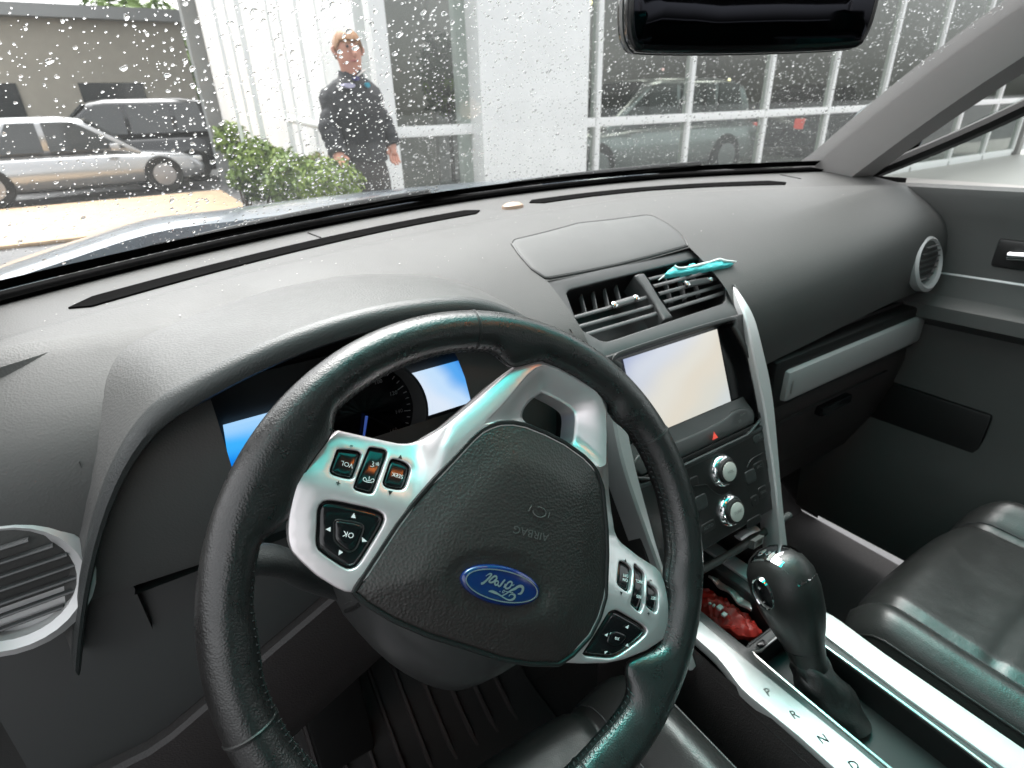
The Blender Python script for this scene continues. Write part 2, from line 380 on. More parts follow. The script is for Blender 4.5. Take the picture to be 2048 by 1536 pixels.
for a, b in segs:
    bx('transom', 'white_frame', shop, a+.002, b-.002, YF-.045, YF+.045, TZ-.045, TZ+.045, bev=.005)
    bx('bottom_rail', 'white_frame', shop, a+.002, b-.002, YF-.045, YF+.045, GZ+.13, GZ+.25, bev=.005)
    for z0, z1 in ((GZ+.25, TZ-.045), (TZ+.045, TOP-.1)):
        bx('pane', 'shop_glass', shop, a+.003, b-.003, YF-.004, YF+.004, z0+.002, z1-.002, smooth=False)
bx('head_beam', 'white_paint', shop, xs[0]-.07, mull[-1]+.1, YF-.1, YF+.3, TOP, TOP+.7, bev=.02)
bx('roof', 'panel_grey', shop, xs[0], mull[-1]+.1, YF+.3, YF+9, TOP+.1, TOP+.3)
bx('side_wall', 'white_paint', shop, xs[0]-.06, xs[0]+.06, YF+.34, YF+9, GZ+.01, TOP+.098)
bx('back_wall', 'showroom_wall', shop, xs[0]+.08, mull[-1]+.1, YF+8.6, YF+8.9, GZ+.01, TOP+.095)
bx('end_wall', 'showroom_wall', shop, mull[-1]+.11, mull[-1]+.3, YF-.1, YF+8.9, GZ+.01, TOP+.095)
bx('showroom_floor', 'showroom_floor', shop, xs[0]+.07, mull[-1]+.1, YF+.31, YF+8.59, GZ+.02, GZ+.14)
for k in range(4):
    for q in range(2):
        x0 = xs[1]+.6+2.6*k; bx('ceiling_fill', 'shop_fill', shop, x0, x0+1.2, YF+2+3*q, YF+2.6+3*q, TOP+.02, TOP+.08)  # glowing panels added out of view to brighten the shop interior
a = at_y((858, 40), YF+3); b = at_y((975, 40), YF+3)
part = thing('partition', 'pinkish grey partition wall standing behind the left shop pane', 'partition', (a[0], YF+3, GZ+.14))
bx('panel', 'grey_partition', part, a[0], b[0], YF+3, YF+3.12, GZ+.14, 2.3, bev=.01); bx('skirting', 'white_frame', part, a[0], b[0], YF+2.98, YF+2.998, GZ+.14, GZ+.24)
for k, (p, m, r, lab) in enumerate([((917, 48), 'bokeh_red', .05, 'round red lamp glowing inside the shop beside the pillar'), ((920, 64), 'bokeh_pink', .027, 'small pink lamp just under the round red lamp'), ((908, 46), 'bokeh_pink', .022, 'small pink lamp just left of the round red lamp'), ((1180, 5), 'warm_lamp', .035, 'small yellow lamp high in the pane right of the pillar'), ((1458, 160), 'warm_lamp', .028, 'small yellow lamp seen below the rear view mirror'), ((1326, 139), 'bokeh_pink', .022, 'small pale lamp over the silver car'), ((1161, 53), 'bokeh_red', .02, 'tiny red lamp just right of the pillar')]):
    c = at_y(p, YF+2.4); t = thing('pendant_lamp', lab, 'lamp', c, 'lamps inside the shop'); V, Fc = revolve([(.001, -r), (r*.7, -r*.7), (r, 0), (r*.7, r*.7), (.001, r)], c, (0, 0, 1), 12); mk('bulb', V, Fc, m, t)
    V, Fc = tube([c+[0, 0, r*.9], (c[0], c[1], TOP+.1)], .004, 6); mk('cord', V, Fc, 'black', t)

# ---- left of the corner: slim canopy posts and a pale clad hall behind
for k, (p, wd, lab) in enumerate([((452, 130), .03, 'white canopy post, farthest left of the row'), ((474, 130), .022, 'second white canopy post from the left'), ((497, 130), .05, 'broad white canopy post left of the shrubs, third from the left'), ((553, 130), .024, 'white canopy post above the tall shrub, fourth from the left'), ((575, 130), .02, 'slim white canopy post, fifth from the left'), ((609, 130), .034, 'white canopy post just left of the man'), ((648, 130), .03, 'white canopy post at the man\'s shoulder')]):
    c = at_y(p, 6.6); t = thing('canopy_post', lab, 'post', (c[0], 6.6, GZ), 'white posts left of the shop')
    bx('shaft', 'white_frame', t, c[0]-wd/2, c[0]+wd/2, 6.6-wd/2, 6.6+wd/2, GZ, 3.2, bev=.004)
    bx('base_plate', 'pole_grey', t, c[0]-wd*1.2, c[0]+wd*1.2, 6.6-wd*1.2, 6.6+wd*1.2, GZ, GZ+.02)
a = at_y((574, 236), 7.4); b = at_y((662, 256), 6.2); t = thing('barrier_rail', 'white horizontal barrier rail behind the man', 'barrier', (a[0], a[1], GZ))
V, Fc = tube([a, b], .042, 10); mk('rail', V, Fc, 'white_frame', t)
for p in (a+(b-a)*.04, a+(b-a)*.96): V, Fc = tube([p, (p[0], p[1], GZ)], .03, 8); mk('leg', V, Fc, 'white_frame', t)
a = at_y((380, 100), 15)[0]; b = at_y((598, 100), 15)[0]
hall = thing('clad_hall', 'pale grey clad hall with vertical panels behind the shrubs', 'building', (a, 15, GZ))
nP = 7
for k in range(nP):
    x0 = a+(b-a)*k/nP; x1 = a+(b-a)*(k+1)/nP; o = .03*(k % 2)
    bx('wall_panel', 'beige' if k == 1 else 'panel_grey', hall, x0+.015, x1-.015, 15-o, 15.4, GZ, 5.5)
bx('roof', 'white_frame', hall, a-.1, b+.1, 14.9, 24, 5.5, 5.7)
bx('side_wall', 'panel_grey', hall, b-.2, b, 15.4, 24, GZ, 5.495)
mh = at_y((420, 200), 15)
# left distance
x1 = at_y((372, 100), 22)[0]
h2 = thing('far_building', 'low beige building far off at the left edge', 'building', (x1-14, 22, GZ))
bx('wall', 'beige', h2, x1-16, x1, 22, 30, GZ, 2.6); bx('roof', 'pole_grey', h2, x1-16.3, x1+.3, 21.7, 30, 2.6, 2.9)
for k in range(5): bx('window', 'car_glass', h2, x1-15+3*k, x1-13.4+3*k, 21.95, 21.998, GZ+1, GZ+2.4)
c = at_y((729, 70), 26); t = thing('lamp_post', 'thin grey lamp post far off between the man and the white corner post', 'lamp post', (c[0], 26, GZ))
V, Fc = tube([(c[0], 26, GZ), (c[0], 26, c[2])], [.11, .07], 10); mk('shaft', V, Fc, 'pole_grey', t)
for s in (-1, 1): V, Fc = box(c[0]+s*.1-.0+(0 if s > 0 else -.45), c[0]+s*.1+(.45 if s > 0 else 0), 25.85, 26.15, c[2]-.02, c[2]+.12, .02); mk('lamp_head', V, Fc, 'pole_grey', t)

# ---- vegetation
def leaf_mesh(c, radii, n, size, shell=.55, up=.3):
    d = rng.normal(size=(n, 3)); d /= np.linalg.norm(d, axis=1)[:, None]
    bumps = rng.normal(size=(14, 3)); bumps /= np.linalg.norm(bumps, axis=1)[:, None]
    lob = 1+.16*np.max(np.clip(d@bumps.T-.6, 0, 1)*2.5, axis=1)-.14*(np.sin(d[:, 0]*7+c[0])*np.sin(d[:, 2]*6+c[1]))
    r = (shell+(1-shell)*rng.random(n)**.6)*lob; P = np.asarray(c)+d*r[:, None]*np.asarray(radii)
    V = []; Fc = []; MI = []
    for i in range(n):
        nn = d[i]+rng.normal(size=3)*.6+[0, 0, up]; nn /= np.linalg.norm(nn); t = np.cross(nn, rng.normal(size=3)); t /= np.linalg.norm(t); b = np.cross(nn, t)
        s = size*rng.uniform(.45, 1.6); q = P[i]
        V += [q-t*s, q+b*s*.38+nn*s*.12, q+t*s, q-b*s*.38+nn*s*.12]; Fc.append([4*i, 4*i+1, 4*i+2, 4*i+3])
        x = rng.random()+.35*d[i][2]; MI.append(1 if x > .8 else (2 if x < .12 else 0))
    return V, Fc, MI
def shrub(label, p, y, rx, rz, n, mats, size=.035):
    c = at_y(p, y); base = (c[0], y, GZ+.05); t = thing('shrub', label, 'shrub', base, 'shrubs in the bed left of the shop')
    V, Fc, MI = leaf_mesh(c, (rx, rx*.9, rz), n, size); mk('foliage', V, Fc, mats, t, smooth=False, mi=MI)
    for k in range(4):
        e = c+np.array([rng.uniform(-.4, .4)*rx, rng.uniform(-.3, .3)*rx, rng.uniform(-.2, .4)*rz])
        V, Fc = tube([(c[0]+rng.uniform(-.04, .04), y+rng.uniform(-.04, .04), GZ), (np.array([c[0], y, GZ])+e)/2+rng.normal(size=3)*.03, e], [.018, .012, .005], 6, 8); mk('stem', V, Fc, 'bark', t)
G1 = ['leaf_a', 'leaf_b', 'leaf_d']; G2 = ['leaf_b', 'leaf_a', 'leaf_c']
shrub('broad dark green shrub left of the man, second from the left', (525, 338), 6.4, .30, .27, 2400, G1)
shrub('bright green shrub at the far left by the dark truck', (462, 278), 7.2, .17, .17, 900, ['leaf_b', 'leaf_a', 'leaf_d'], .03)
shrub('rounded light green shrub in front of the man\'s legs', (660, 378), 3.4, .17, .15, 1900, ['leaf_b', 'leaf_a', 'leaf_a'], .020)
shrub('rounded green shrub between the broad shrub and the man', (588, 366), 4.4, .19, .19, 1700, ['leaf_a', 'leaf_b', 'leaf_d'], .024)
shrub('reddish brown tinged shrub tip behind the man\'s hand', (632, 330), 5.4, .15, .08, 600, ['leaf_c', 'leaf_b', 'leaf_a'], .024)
def tree(label, p, y, rx, rz, n, size, g='trees in the distance'):
    c = at_y(p, y); t = thing('tree', label, 'tree', (c[0], y, GZ), g)
    V = []; Fc = []; MI = []
    for k in range(9):
        o = rng.normal(size=3); o /= np.linalg.norm(o); q = c+o*np.array([rx, rx, rz])*.55
        v, f, mi_ = leaf_mesh(q, (rx*.55, rx*.55, rz*.5), n//9, size); f = [[i+len(V) for i in x] for x in f]; V += v; Fc += f; MI += mi_
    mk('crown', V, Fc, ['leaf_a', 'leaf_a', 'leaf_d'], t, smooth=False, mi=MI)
    V, Fc = tube([(c[0], y, GZ), (c[0]+.1, y, (GZ+c[2])/2), c+[0, 0, rz*.5]], [rx*.13, rx*.09, rx*.03], 8, 10); mk('trunk', V, Fc, 'bark', t)
    for k in range(4):
        e = c+rng.normal(size=3)*np.array([rx, rx, rz])*.45; V, Fc = tube([(c[0], y, c[2]-rz*.8), e], [rx*.05, rx*.015], 6); mk('limb', V, Fc, 'bark', t)
tree('dark green tree far off between the posts left of the man', (622, 158), 13.5, .50, .55, 2200, .07)
tree('dark tree far off behind the posts near the left edge', (300, 170), 34, 3.2, 3.2, 4200, .3)
tree('broad tree far off at the extreme left', (120, 190), 38, 4., 3.4, 4200, .34)

# ---- cars
def car(name, label, o, yaw, L, Wd, Hh, paint, suv=True, group=None):
    """body lofted along its length; +x is the nose"""
    Mx = Matrix.Translation((o[0], o[1], o[2]+H)) @ Matrix.Rotation(rad(yaw), 4, 'Z'); t = thing(name, label, 'car', mw=Mx, group=group)
    h0 = .22; belt = Hh*.58; hw = Wd/2
    def ring(x, w_, zb, zt, n=16):
        th = np.linspace(0, 2*np.pi, n, endpoint=False); c = np.sign(np.cos(th))*np.abs(np.cos(th))**.45; s = np.sign(np.sin(th))*np.abs(np.sin(th))**.45
        return np.column_stack([np.full(n, x), w_*c, (zb+zt)/2+(zt-zb)/2*s])
    st = [(-.5, .80, h0+.12, belt*.80), (-.485, .92, h0, belt*.97), (-.40, .99, h0-.02, belt), (-.1, 1, h0-.04, belt), (.15, 1, h0-.04, belt*.985), (.27, .985, h0-.02, belt*.93), (.42, .95, h0-.01, belt*.86), (.485, .86, h0+.05, belt*.74), (.5, .74, h0+.16, belt*.60)]
    V, Fc = loft([ring(x*L, w_*hw, a_, b_) for x, w_, a_, b_ in st]); mk('body', V, Fc, paint, t, sharp=50)
    top = [(-.47, .78, belt*.9, belt*1.02), (-.41 if suv else -.30, .80, belt*.9, Hh*.95), (-.3 if suv else -.2, .80, belt*.9, Hh), (.0, .80, belt*.9, Hh), (.07, .79, belt*.9, Hh*.975), (.25, .84, belt*.86, belt*.97)]
    V, Fc = loft([ring(x*L, w_*hw, a_, b_, 20) for x, w_, a_, b_ in top]); mk('roof', V, Fc, paint, t, sharp=50)
    zt = Hh*.93; zb = belt*1.03
    for s in (-1, 1):
        for (xa, xb, xc, xd) in ([(-.40, -.27, -.27, -.37), (-.25, -.08, -.08, -.25), (-.06, .20, .04, -.06)] if suv else [(-.25, -.09, -.09, -.18), (-.07, .20, .035, -.07)]):
            yb, yt = s*hw*.855, s*hw*.80
            q = [(xa*L, yb, zb), (xb*L, yb, zb), (xc*L, yt, zt), (xd*L, yt, zt)]; V = q+[(x, y-s*.03, z) for x, y, z in q]
            mk('window', V, [[0, 1, 2, 3], [7, 6, 5, 4], [0, 4, 5, 1], [1, 5, 6, 2], [2, 6, 7, 3], [3, 7, 4, 0]], 'car_glass', t, smooth=False)
        for wx in (-.30, .31):
            V, Fc = revolve([(.20, -.11), (.33, -.11), (.36, -.08), (.36, .08), (.33, .11), (.20, .11)], (wx*L, s*(hw-.09), .36), (0, 1, 0), 22); wl = mk('wheel', V, Fc, 'tyre', t)
            V, Fc = revolve([(.05, .13), (.21, .115), (.21, .0)], (wx*L, s*(hw-.09), .36), (0, s, 0), 18); mk('rim', V, Fc, 'rim', wl)
        V, Fc = box(.455*L, .492*L, s*hw*.68-.16, s*hw*.68+.16, belt*.66, belt*.76, .03); mk('headlight', V, Fc, 'headlamp', t)
        V, Fc = box(-.502*L, -.475*L, s*hw*.74-.10, s*hw*.74+.10, belt*.68, belt*.92, .02); mk('taillight', V, Fc, 'red_lamp', t)
        V, Fc = box(.13*L, .165*L, s*(hw+.06)-.09, s*(hw+.06)+.09, belt*1.0, belt*1.14, .03); mk('wing_mirror', V, Fc, paint, t)
    V = [(.245*L, -hw*.74, belt*.99), (.245*L, hw*.74, belt*.99), (.085*L, hw*.70, Hh*.955), (.085*L, -hw*.70, Hh*.955)]; V2 = V+[(x-.03, y, z-.03) for x, y, z in V]
    mk('windscreen', [(x+.012, y, z+.012) for x, y, z in V2], [[0, 1, 2, 3], [7, 6, 5, 4], [0, 4, 5, 1], [1, 5, 6, 2], [2, 6, 7, 3], [3, 7, 4, 0]], 'car_glass', t, smooth=False)
    V, Fc = box(.485*L, .51*L, -hw*.45, hw*.45, belt*.52, belt*.70, .02); mk('grille', V, Fc, 'black', t)
    V, Fc = box(.470*L, .505*L, -hw*.80, hw*.80, h0+.04, h0+.2, .04); mk('bumper', V, Fc, 'black', t)
    return t
c = at_y((1262, 300), 8.0); car('reflection_car', 'silver car added behind the shop glass in place of a reflection', (c[0], 8.0, GZ+.14), 176, 4.6, 1.85, 1.62, 'car_silver')  # cars added inside the shop to stand in for reflections in its glass
c = at_y((1560, 300), 9.2); car('reflection_car', 'dark car with red tail lamps added behind the right panes in place of a reflection', (c[0]+1.2, 9.2, GZ+.14), 8, 4.6, 1.85, 1.55, 'car_dark', suv=False)
c = at_y((486, 300), 17); car('parked_truck', 'dark parked truck at the left beyond the gravel bed', (c[0]-2.6, 17.6, GZ), 172, 5.0, 1.95, 1.85, 'car_dark')
c = at_y((636, 240), 17); car('parked_van', 'white vehicle parked far off just left of the man', (c[0]+1.0, 17, GZ), 190, 4.8, 1.9, 1.9, 'car_white')
c = at_y((130, 300), 15); car('parked_car', 'silver car parked across the yard at the far left', (c[0], 15, GZ), 10, 4.6, 1.85, 1.5, 'car_silver', suv=False)
# potted plant inside the shop
c = at_y((893, 150), YF+1.6); t = thing('potted_plant', 'dark leafy potted plant behind the glass left of the pillar', 'plant', (c[0], YF+1.6, GZ+.14))
V, Fc, MI = leaf_mesh(c, (.30, .28, .42), 900, .06, .3); mk('foliage', V, Fc, ['leaf_d', 'leaf_d', 'leaf_a'], t, smooth=False, mi=MI)
V, Fc = tube([(c[0], YF+1.6, GZ+.5), c], [.03, .015], 8); mk('stem', V, Fc, 'bark', t)
V, Fc = revolve([(.15, 0), (.2, .42), (.17, .42), (.15, .38)], (c[0], YF+1.6, GZ+.14), (0, 0, 1), 20); mk('pot', V, Fc, 'pole_grey', t)
t = None

# ================================================================== THE MAN OUTSIDE
def skin_mesh(nodes, edges, sub=2):
    """nodes: {name:(pos, radius or (rx,ry))}; first node is the root"""
    bm = bmesh.new(); lay = bm.verts.layers.skin.verify(); vs = {}
    for i, (k, (p, r)) in enumerate(nodes.items()):
        v = bm.verts.new(p); v[lay].radius = r if isinstance(r, tuple) else (r, r); v[lay].use_root = i == 0; vs[k] = v
    for a, b in edges: bm.edges.new((vs[a], vs[b]))
    me = bpy.data.meshes.new('sk'); bm.to_mesh(me); bm.free(); o = bpy.data.objects.new('sk', me); COL.objects.link(o)
    s = o.modifiers.new('s', 'SKIN'); s.use_smooth_shade = True; o.modifiers.new('u', 'SUBSURF').levels = sub; o.modifiers['u'].render_levels = sub
    dg = bpy.context.evaluated_depsgraph_get(); m2 = bpy.data.meshes.new_from_object(o.evaluated_get(dg))
    V = [tuple(v.co) for v in m2.vertices]; Fc = [list(p.vertices) for p in m2.polygons]
    bpy.data.objects.remove(o); bpy.data.meshes.remove(me); bpy.data.meshes.remove(m2); return V, Fc
YP = 3.75
hd = at_y((697, 100), YP)                         # middle of the head
man = thing('person', 'man with short ginger hair in a dark jacket standing outside by the white corner post', 'person', (hd[0]+.05, YP, GZ+.13))
FZ = GZ+.13
pel = np.array([at_y((725, 330), YP)[0], YP+.03, FZ+.93])
shC = np.array([at_y((703, 172), YP)[0], YP+.02, at_y((703, 168), YP)[2]])
neck = np.array([hd[0]+.01, YP+.03, hd[2]-.15])
shL = np.array([at_y((664, 172), YP)[0], YP+.02, shC[2]]); shR = np.array([at_y((748, 172), YP)[0], YP+.05, shC[2]-.01])
elL = np.array([at_y((657, 250), YP)[0], YP-.02, at_y((656, 250), YP)[2]]); elR = np.array([at_y((769, 240), YP)[0], YP+.06, at_y((773, 240), YP)[2]])
wrL = at_y((674, 302), YP-.10); wrR = at_y((783, 284), YP+.0)
haL = at_y((679, 316), YP-.14); haR = at_y((786, 302), YP-.02)
def fingers(nodes, edges, w_, h_, tag_, thumb):
    d = (h_-w_)/np.linalg.norm(h_-w_); side = np.cross(d, [0, 1., 0]); side /= np.linalg.norm(side); fw = np.cross(side, d)
    nodes['palm'+tag_] = (h_, (.034, .022)); 
    for k, (o, l) in enumerate([(-.026, .058), (-.009, .070), (.009, .066), (.025, .052)]):
        a = h_+side*o+d*.03; m_ = a+d*l*.55-fw*.006; e = a+d*l-fw*.03
        nodes[f'f{k}a{tag_}'] = (a, .010); nodes[f'f{k}b{tag_}'] = (m_, .009); nodes[f'f{k}c{tag_}'] = (e, .007)
        edges += [('palm'+tag_, f'f{k}a{tag_}'), (f'f{k}a{tag_}', f'f{k}b{tag_}'), (f'f{k}b{tag_}', f'f{k}c{tag_}')]
    a = h_+side*thumb*.032-d*.01; e = a+d*.04+side*thumb*.014-fw*.02
    nodes['ta'+tag_] = (a, .012); nodes['tb'+tag_] = (e, .009); edges += [('palm'+tag_, 'ta'+tag_), ('ta'+tag_, 'tb'+tag_)]
kL = np.array([pel[0]-.10, YP-.02, FZ+.50]); kR = np.array([pel[0]+.12, YP+.03, FZ+.50]); aL = np.array([pel[0]-.11, YP+.03, FZ+.09]); aR = np.array([pel[0]+.14, YP+.08, FZ+.09])
N = {'pel': (pel, (.12, .10)), 'waist': ((pel+shC)/2+[0, 0, -.03], (.11, .09)), 'chest': (shC+[0, .01, -.12], (.11, .09)), 'sh': (shC+[0, 0, -.04], (.05, .05)), 'neck': (neck, (.058, .058)), 'jaw': (hd+[0, .0, -.07], (.064, .072)), 'head': (hd+[0, .015, .0], (.079, .092)), 'crown': (hd+[0, .02, .062], (.070, .082)),
     'shL': (shL+[.055, 0, -.085], .045), 'elL': (elL, .045), 'wrL': (wrL, .032), 'shR': (shR+[-.055, 0, -.085], .045), 'elR': (elR, .045), 'wrR': (wrR, .032),
     'hipL': (pel+[-.09, 0, -.08], .085), 'kL': (kL, .06), 'aL': (aL, .045), 'tL': (aL+[-.02, -.16, -.05], .04), 'hipR': (pel+[.09, 0, -.08], .085), 'kR': (kR, .06), 'aR': (aR, .045), 'tR': (aR+[.03, -.15, -.05], .04)}
Ed = [('pel', 'waist'), ('waist', 'chest'), ('chest', 'sh'), ('sh', 'neck'), ('neck', 'jaw'), ('jaw', 'head'), ('head', 'crown'), ('sh', 'shL'), ('shL', 'elL'), ('elL', 'wrL'), ('sh', 'shR'), ('shR', 'elR'), ('elR', 'wrR'), ('pel', 'hipL'), ('hipL', 'kL'), ('kL', 'aL'), ('aL', 'tL'), ('pel', 'hipR'), ('hipR', 'kR'), ('kR', 'aR'), ('aR', 'tR')]
for tg, w_, h_, th in (('L', wrL, haL, 1), ('R', wrR, haR, -1)): fingers(N, Ed, w_, h_, tg, th); Ed.append(('wr'+tg, 'palm'+tg))
V, Fc = skin_mesh(N, Ed); mk('body', V, Fc, 'skin', man)
# face: nose, brows, eyes, mouth, ears
face = np.array([.02, -1., 0]); face /= np.linalg.norm(face); sd = np.array([-face[1], face[0], 0])*-1
def fp(s, f, z): return hd+sd*s*-1+face*f+np.array([0, 0, z])
V, Fc = tube([fp(0, .074, .015), fp(0, .092, -.018), fp(0, .098, -.030), fp(0, .082, -.040)], [.008, .011, .014, .008], 8, 10); mk('nose', V, Fc, 'skin', man)
for s in (-1, 1):
    V, Fc = revolve([(.001, -.008), (.007, -.004), (.008, 0), (.007, .004), (.001, .008)], fp(.031*s, .072, .012), face, 12); mk('eye', V, Fc, 'eye', man)
    V, Fc = tube([fp(.014*s, .083, .028), fp(.032*s, .080, .032), fp(.050*s, .066, .027)], [.004, .005, .003], 6, 8); mk('eyebrow', V, Fc, 'hair', man)
    V, Fc = tube([fp(.079*s, -.005, .02), fp(.092*s, -.012, .008), fp(.088*s, -.006, -.016), fp(.077*s, .0, -.026)], [.006, .010, .009, .005], 8, 12); mk('ear', V, Fc, 'skin', man)
V, Fc = tube([fp(-.026, .072, -.062), fp(0, .084, -.060), fp(.026, .072, -.062)], [.003, .007, .003], 8, 10); mk('mouth', V, Fc, 'lip', man)
# hair: thick cap with fringe
V = []; Fc = []; nu, nv_ = 28, 14
for j in range(nv_):
    ph_ = j/(nv_-1)
    for i in range(nu):
        a = 2*np.pi*i/nu; dirh = np.array([math.cos(a), math.sin(a), 0]); fr = dirh@face
        low = (-.05 if fr < -.2 else -.012) if fr < .3 else (.040 if fr > .6 else -.012+.052*(fr-.3)/.3)
        el = math.asin(max(-.9, min(.9, low/.105))); e = el+(math.pi/2-el)*ph_
        rr = np.array([.086, .099, .105])*(1+.03*math.sin(a*9+ph_*5)+.02*math.sin(a*17)); V.append(hd+[0, .012, .004]+np.array([math.cos(e)*dirh[0], math.cos(e)*dirh[1], math.sin(e)])*rr)
for j in range(nv_-1):
    for i in range(nu): k = (i+1) % nu; Fc.append([j*nu+i, j*nu+k, (j+1)*nu+k, (j+1)*nu+i])
b0 = len(V); V += [hd+[0, .012, .004]+(np.asarray(V[i])-(hd+[0, .012, .004]))*.78+np.array([0, 0, .004]) for i in range(nu)]; Fc += [[i, b0+i, b0+(i+1) % nu, (i+1) % nu] for i in range(nu)]
mk('hair', V, Fc, 'hair', man, sharp=180)
# jacket and trousers
def torso(levels, n=36, ph=0.):
    rings = []
    for k, (c, rx, ry) in enumerate(levels):
        th = np.linspace(0, 2*np.pi, n, endpoint=False); fo = 1+.022*np.sin(th*5+k*1.1+ph)+.016*np.sin(th*9-k*1.7)
        rings.append(np.column_stack([c[0]+rx*fo*np.sign(np.cos(th))*np.abs(np.cos(th))**.85, c[1]+ry*fo*np.sin(th), np.full(n, c[2])+.006*np.sin(th*3+k)]))
    return rings
def mid(a_, b_, f_): return np.asarray(a_)*(1-f_)+np.asarray(b_)*f_
hem = pel+[0, 0, .03]; sh0 = shC+[0, 0, -.042]; colr = np.array([hd[0]+.005, YP+.03, hd[2]-.142])
lv = [(hem+[0, 0, -.005], .150, .11), (hem, .178, .140), (mid(hem, sh0, .15), .176, .138), (mid(hem, sh0, .3), .174, .135), (mid(hem, sh0, .5), .180, .138), (mid(hem, sh0, .75), .192, .142), (mid(hem, sh0, .92), .196, .135), (sh0+[0, 0, .015], .176, .118), (sh0+[0, 0, .040], .140, .102), (sh0+[0, 0, .062], .105, .088), (mid(sh0+[0, 0, .062], colr, .55), .082, .077), (colr, .076, .072), (colr+[0, 0, .035], .070, .070), (colr+[0, 0, .034], .062, .062), (colr, .05, .05)]
mb = MB().add(*loft(torso(lv), True, True))
for a_, b_, c_ in ((shL+[.060, 0, -.085], elL, wrL), (shR+[-.060, 0, -.085], elR, wrR)):
    P_ = crs([a_+[0, 0, .02], a_+(b_-a_)*.3, b_, mid(b_, c_, .6), c_+(c_-b_)*.16], 26, False); rr = np.interp(np.linspace(0, 1, 26), [0, .12, .45, .6, 1], [.060, .078, .066, .064, .054])*(1+.06*np.sin(np.arange(26)*1.9)); mb.add(*tube(P_, rr, 16))
jk = mb.build('jacket', 'jacket', man, sharp=80)
V, Fc = tube([hem+[.012, -.142, .0], mid(hem, sh0, .5)+[.012, -.142, 0], sh0+[.01, -.125, .0]], .003, 6, 14); mk('zip', V, Fc, 'black', jk)
lv = [(pel+[0, 0, .07], .15, .115), (pel+[0, 0, -.03], .172, .132), (pel+[0, 0, -.12], .178, .135), (pel+[0, 0, -.17], .172, .130)]
mb = MB().add(*loft(torso(lv), True, True))
for h_, k_, a_ in ((pel+[-.088, 0, -.13], kL, aL), (pel+[.088, 0, -.13], kR, aR)):
    P_ = crs([h_, mid(h_, k_, .5), k_, mid(k_, a_, .5), a_+[0, 0, -.03]], 30, False); rr = np.interp(np.linspace(0, 1, 30), [0, .4, 1], [.090, .082, .066])*(1+.04*np.sin(np.arange(30)*1.7)); mb.add(*tube(P_, rr, 16))
mb.build('trousers', 'trousers', man, sharp=80)
for s, a_, dx in (('L', aL, -.02), ('R', aR, .03)):
    V, Fc = tube([a_+[0, .06, -.045], a_+[dx, -.08, -.045], a_+[dx*1.5, -.20, -.055]], [.042, .048, .034], 10, 10, flat=.85); mk('shoe', V, Fc, 'shoe', man)
c = at_y((725, 144), YP-.085); V, Fc = tube([c+[-.035, .0, -.022], c, c+[.03, .03, .012]], [.006, .012, .006], 8, 8, flat=.6); mk('collar', V, Fc, 'collar', man)
def chest_badge(p, sx, sz, m, y):
    c = at_y(p, y); V, Fc = revolve([(.001, .004), (1, .004), (1, -.12)], (0, 0, 0), (0, -1, 0), 16); V = [(c[0]+v[0]*sx, c[1]+v[1], c[2]+v[2]*sz) for v in V]; mk('badge', V, Fc, m, man)
chest_badge((699, 171), .034, .013, 'lavender', YP-.140); chest_badge((736, 170), .013, .014, 'cyan_badge', YP-.11); chest_badge((716, 157), .009, .012, 'navy', YP-.125)

# ================================================================== THE CAR WE SIT IN
XC, XW = .54, .151                                   # car centre line, steering column
def y_rear(x): return .925-.45*(x-XC)**2
def z_rear(x): return -.1475+.018*np.clip(x-XC, -.7, .4)
def y_crest(x): return .735-.35*(x-XC)**2
def z_crest(x): return np.interp(x, [-.2, .05, .3, .52, .69, .81, 1.06, 1.25], [-.155, -.151, -.147, -.1445, -.141, -.141, -.149, -.155])
def zpad(x, y):
    x = np.asarray(x, float); y = np.asarray(y, float); yc, zc, yr, zr = y_crest(x), z_crest(x), y_rear(x), z_rear(x)
    s = np.clip((y-yc)/(yr-yc), 0, 1); dip = .007*np.clip(s/.16, 0, 1)**2*(3-2*np.clip(s/.16, 0, 1))*(1-s)
    d = np.clip(yc-y, 0, 9)
    return np.where(y >= yc, zc+(zr-zc)*s-dip, zc-.05*d-1.5*d*d)
dash = thing('dashboard', 'grey and black car dashboard with hooded instruments, vents and a centre screen', 'dashboard', (XC, .6, -.6))
# padded top
xg = np.arange(-.20, 1.2901, .01); mb = MB(); ys = np.linspace(0, 1, 46)
rows = []
for s in ys:
    yy = y_rear(xg)+.012+(.5615-y_rear(xg)-.012)*s; rows.append(np.column_stack([xg, yy, zpad(xg, yy)]))
V, Fc = loft([r for r in rows], False); mb.add(V, Fc)
front = [(.5615, -.0), (.545, -.0088), (.525, -.0205), (.505, -.0335), (.488, -.047), (.474, -.064), (.465, -.086), (.460, -.115), (.461, -.15), (.468, -.19)]
for x0, x1 in ((-.2, .01), (.24, .41), (.67, 1.29)):
    xs_ = xg[(xg >= x0-1e-6) & (xg <= x1+1e-6)]; z0 = zpad(xs_, .5615)
    V, Fc = loft([np.column_stack([xs_, np.full(len(xs_), y), z0+dz]) for y, dz in front], False); mb.add(V, Fc)
mb.build('pad', 'dash', dash, merge=True, sharp=60)
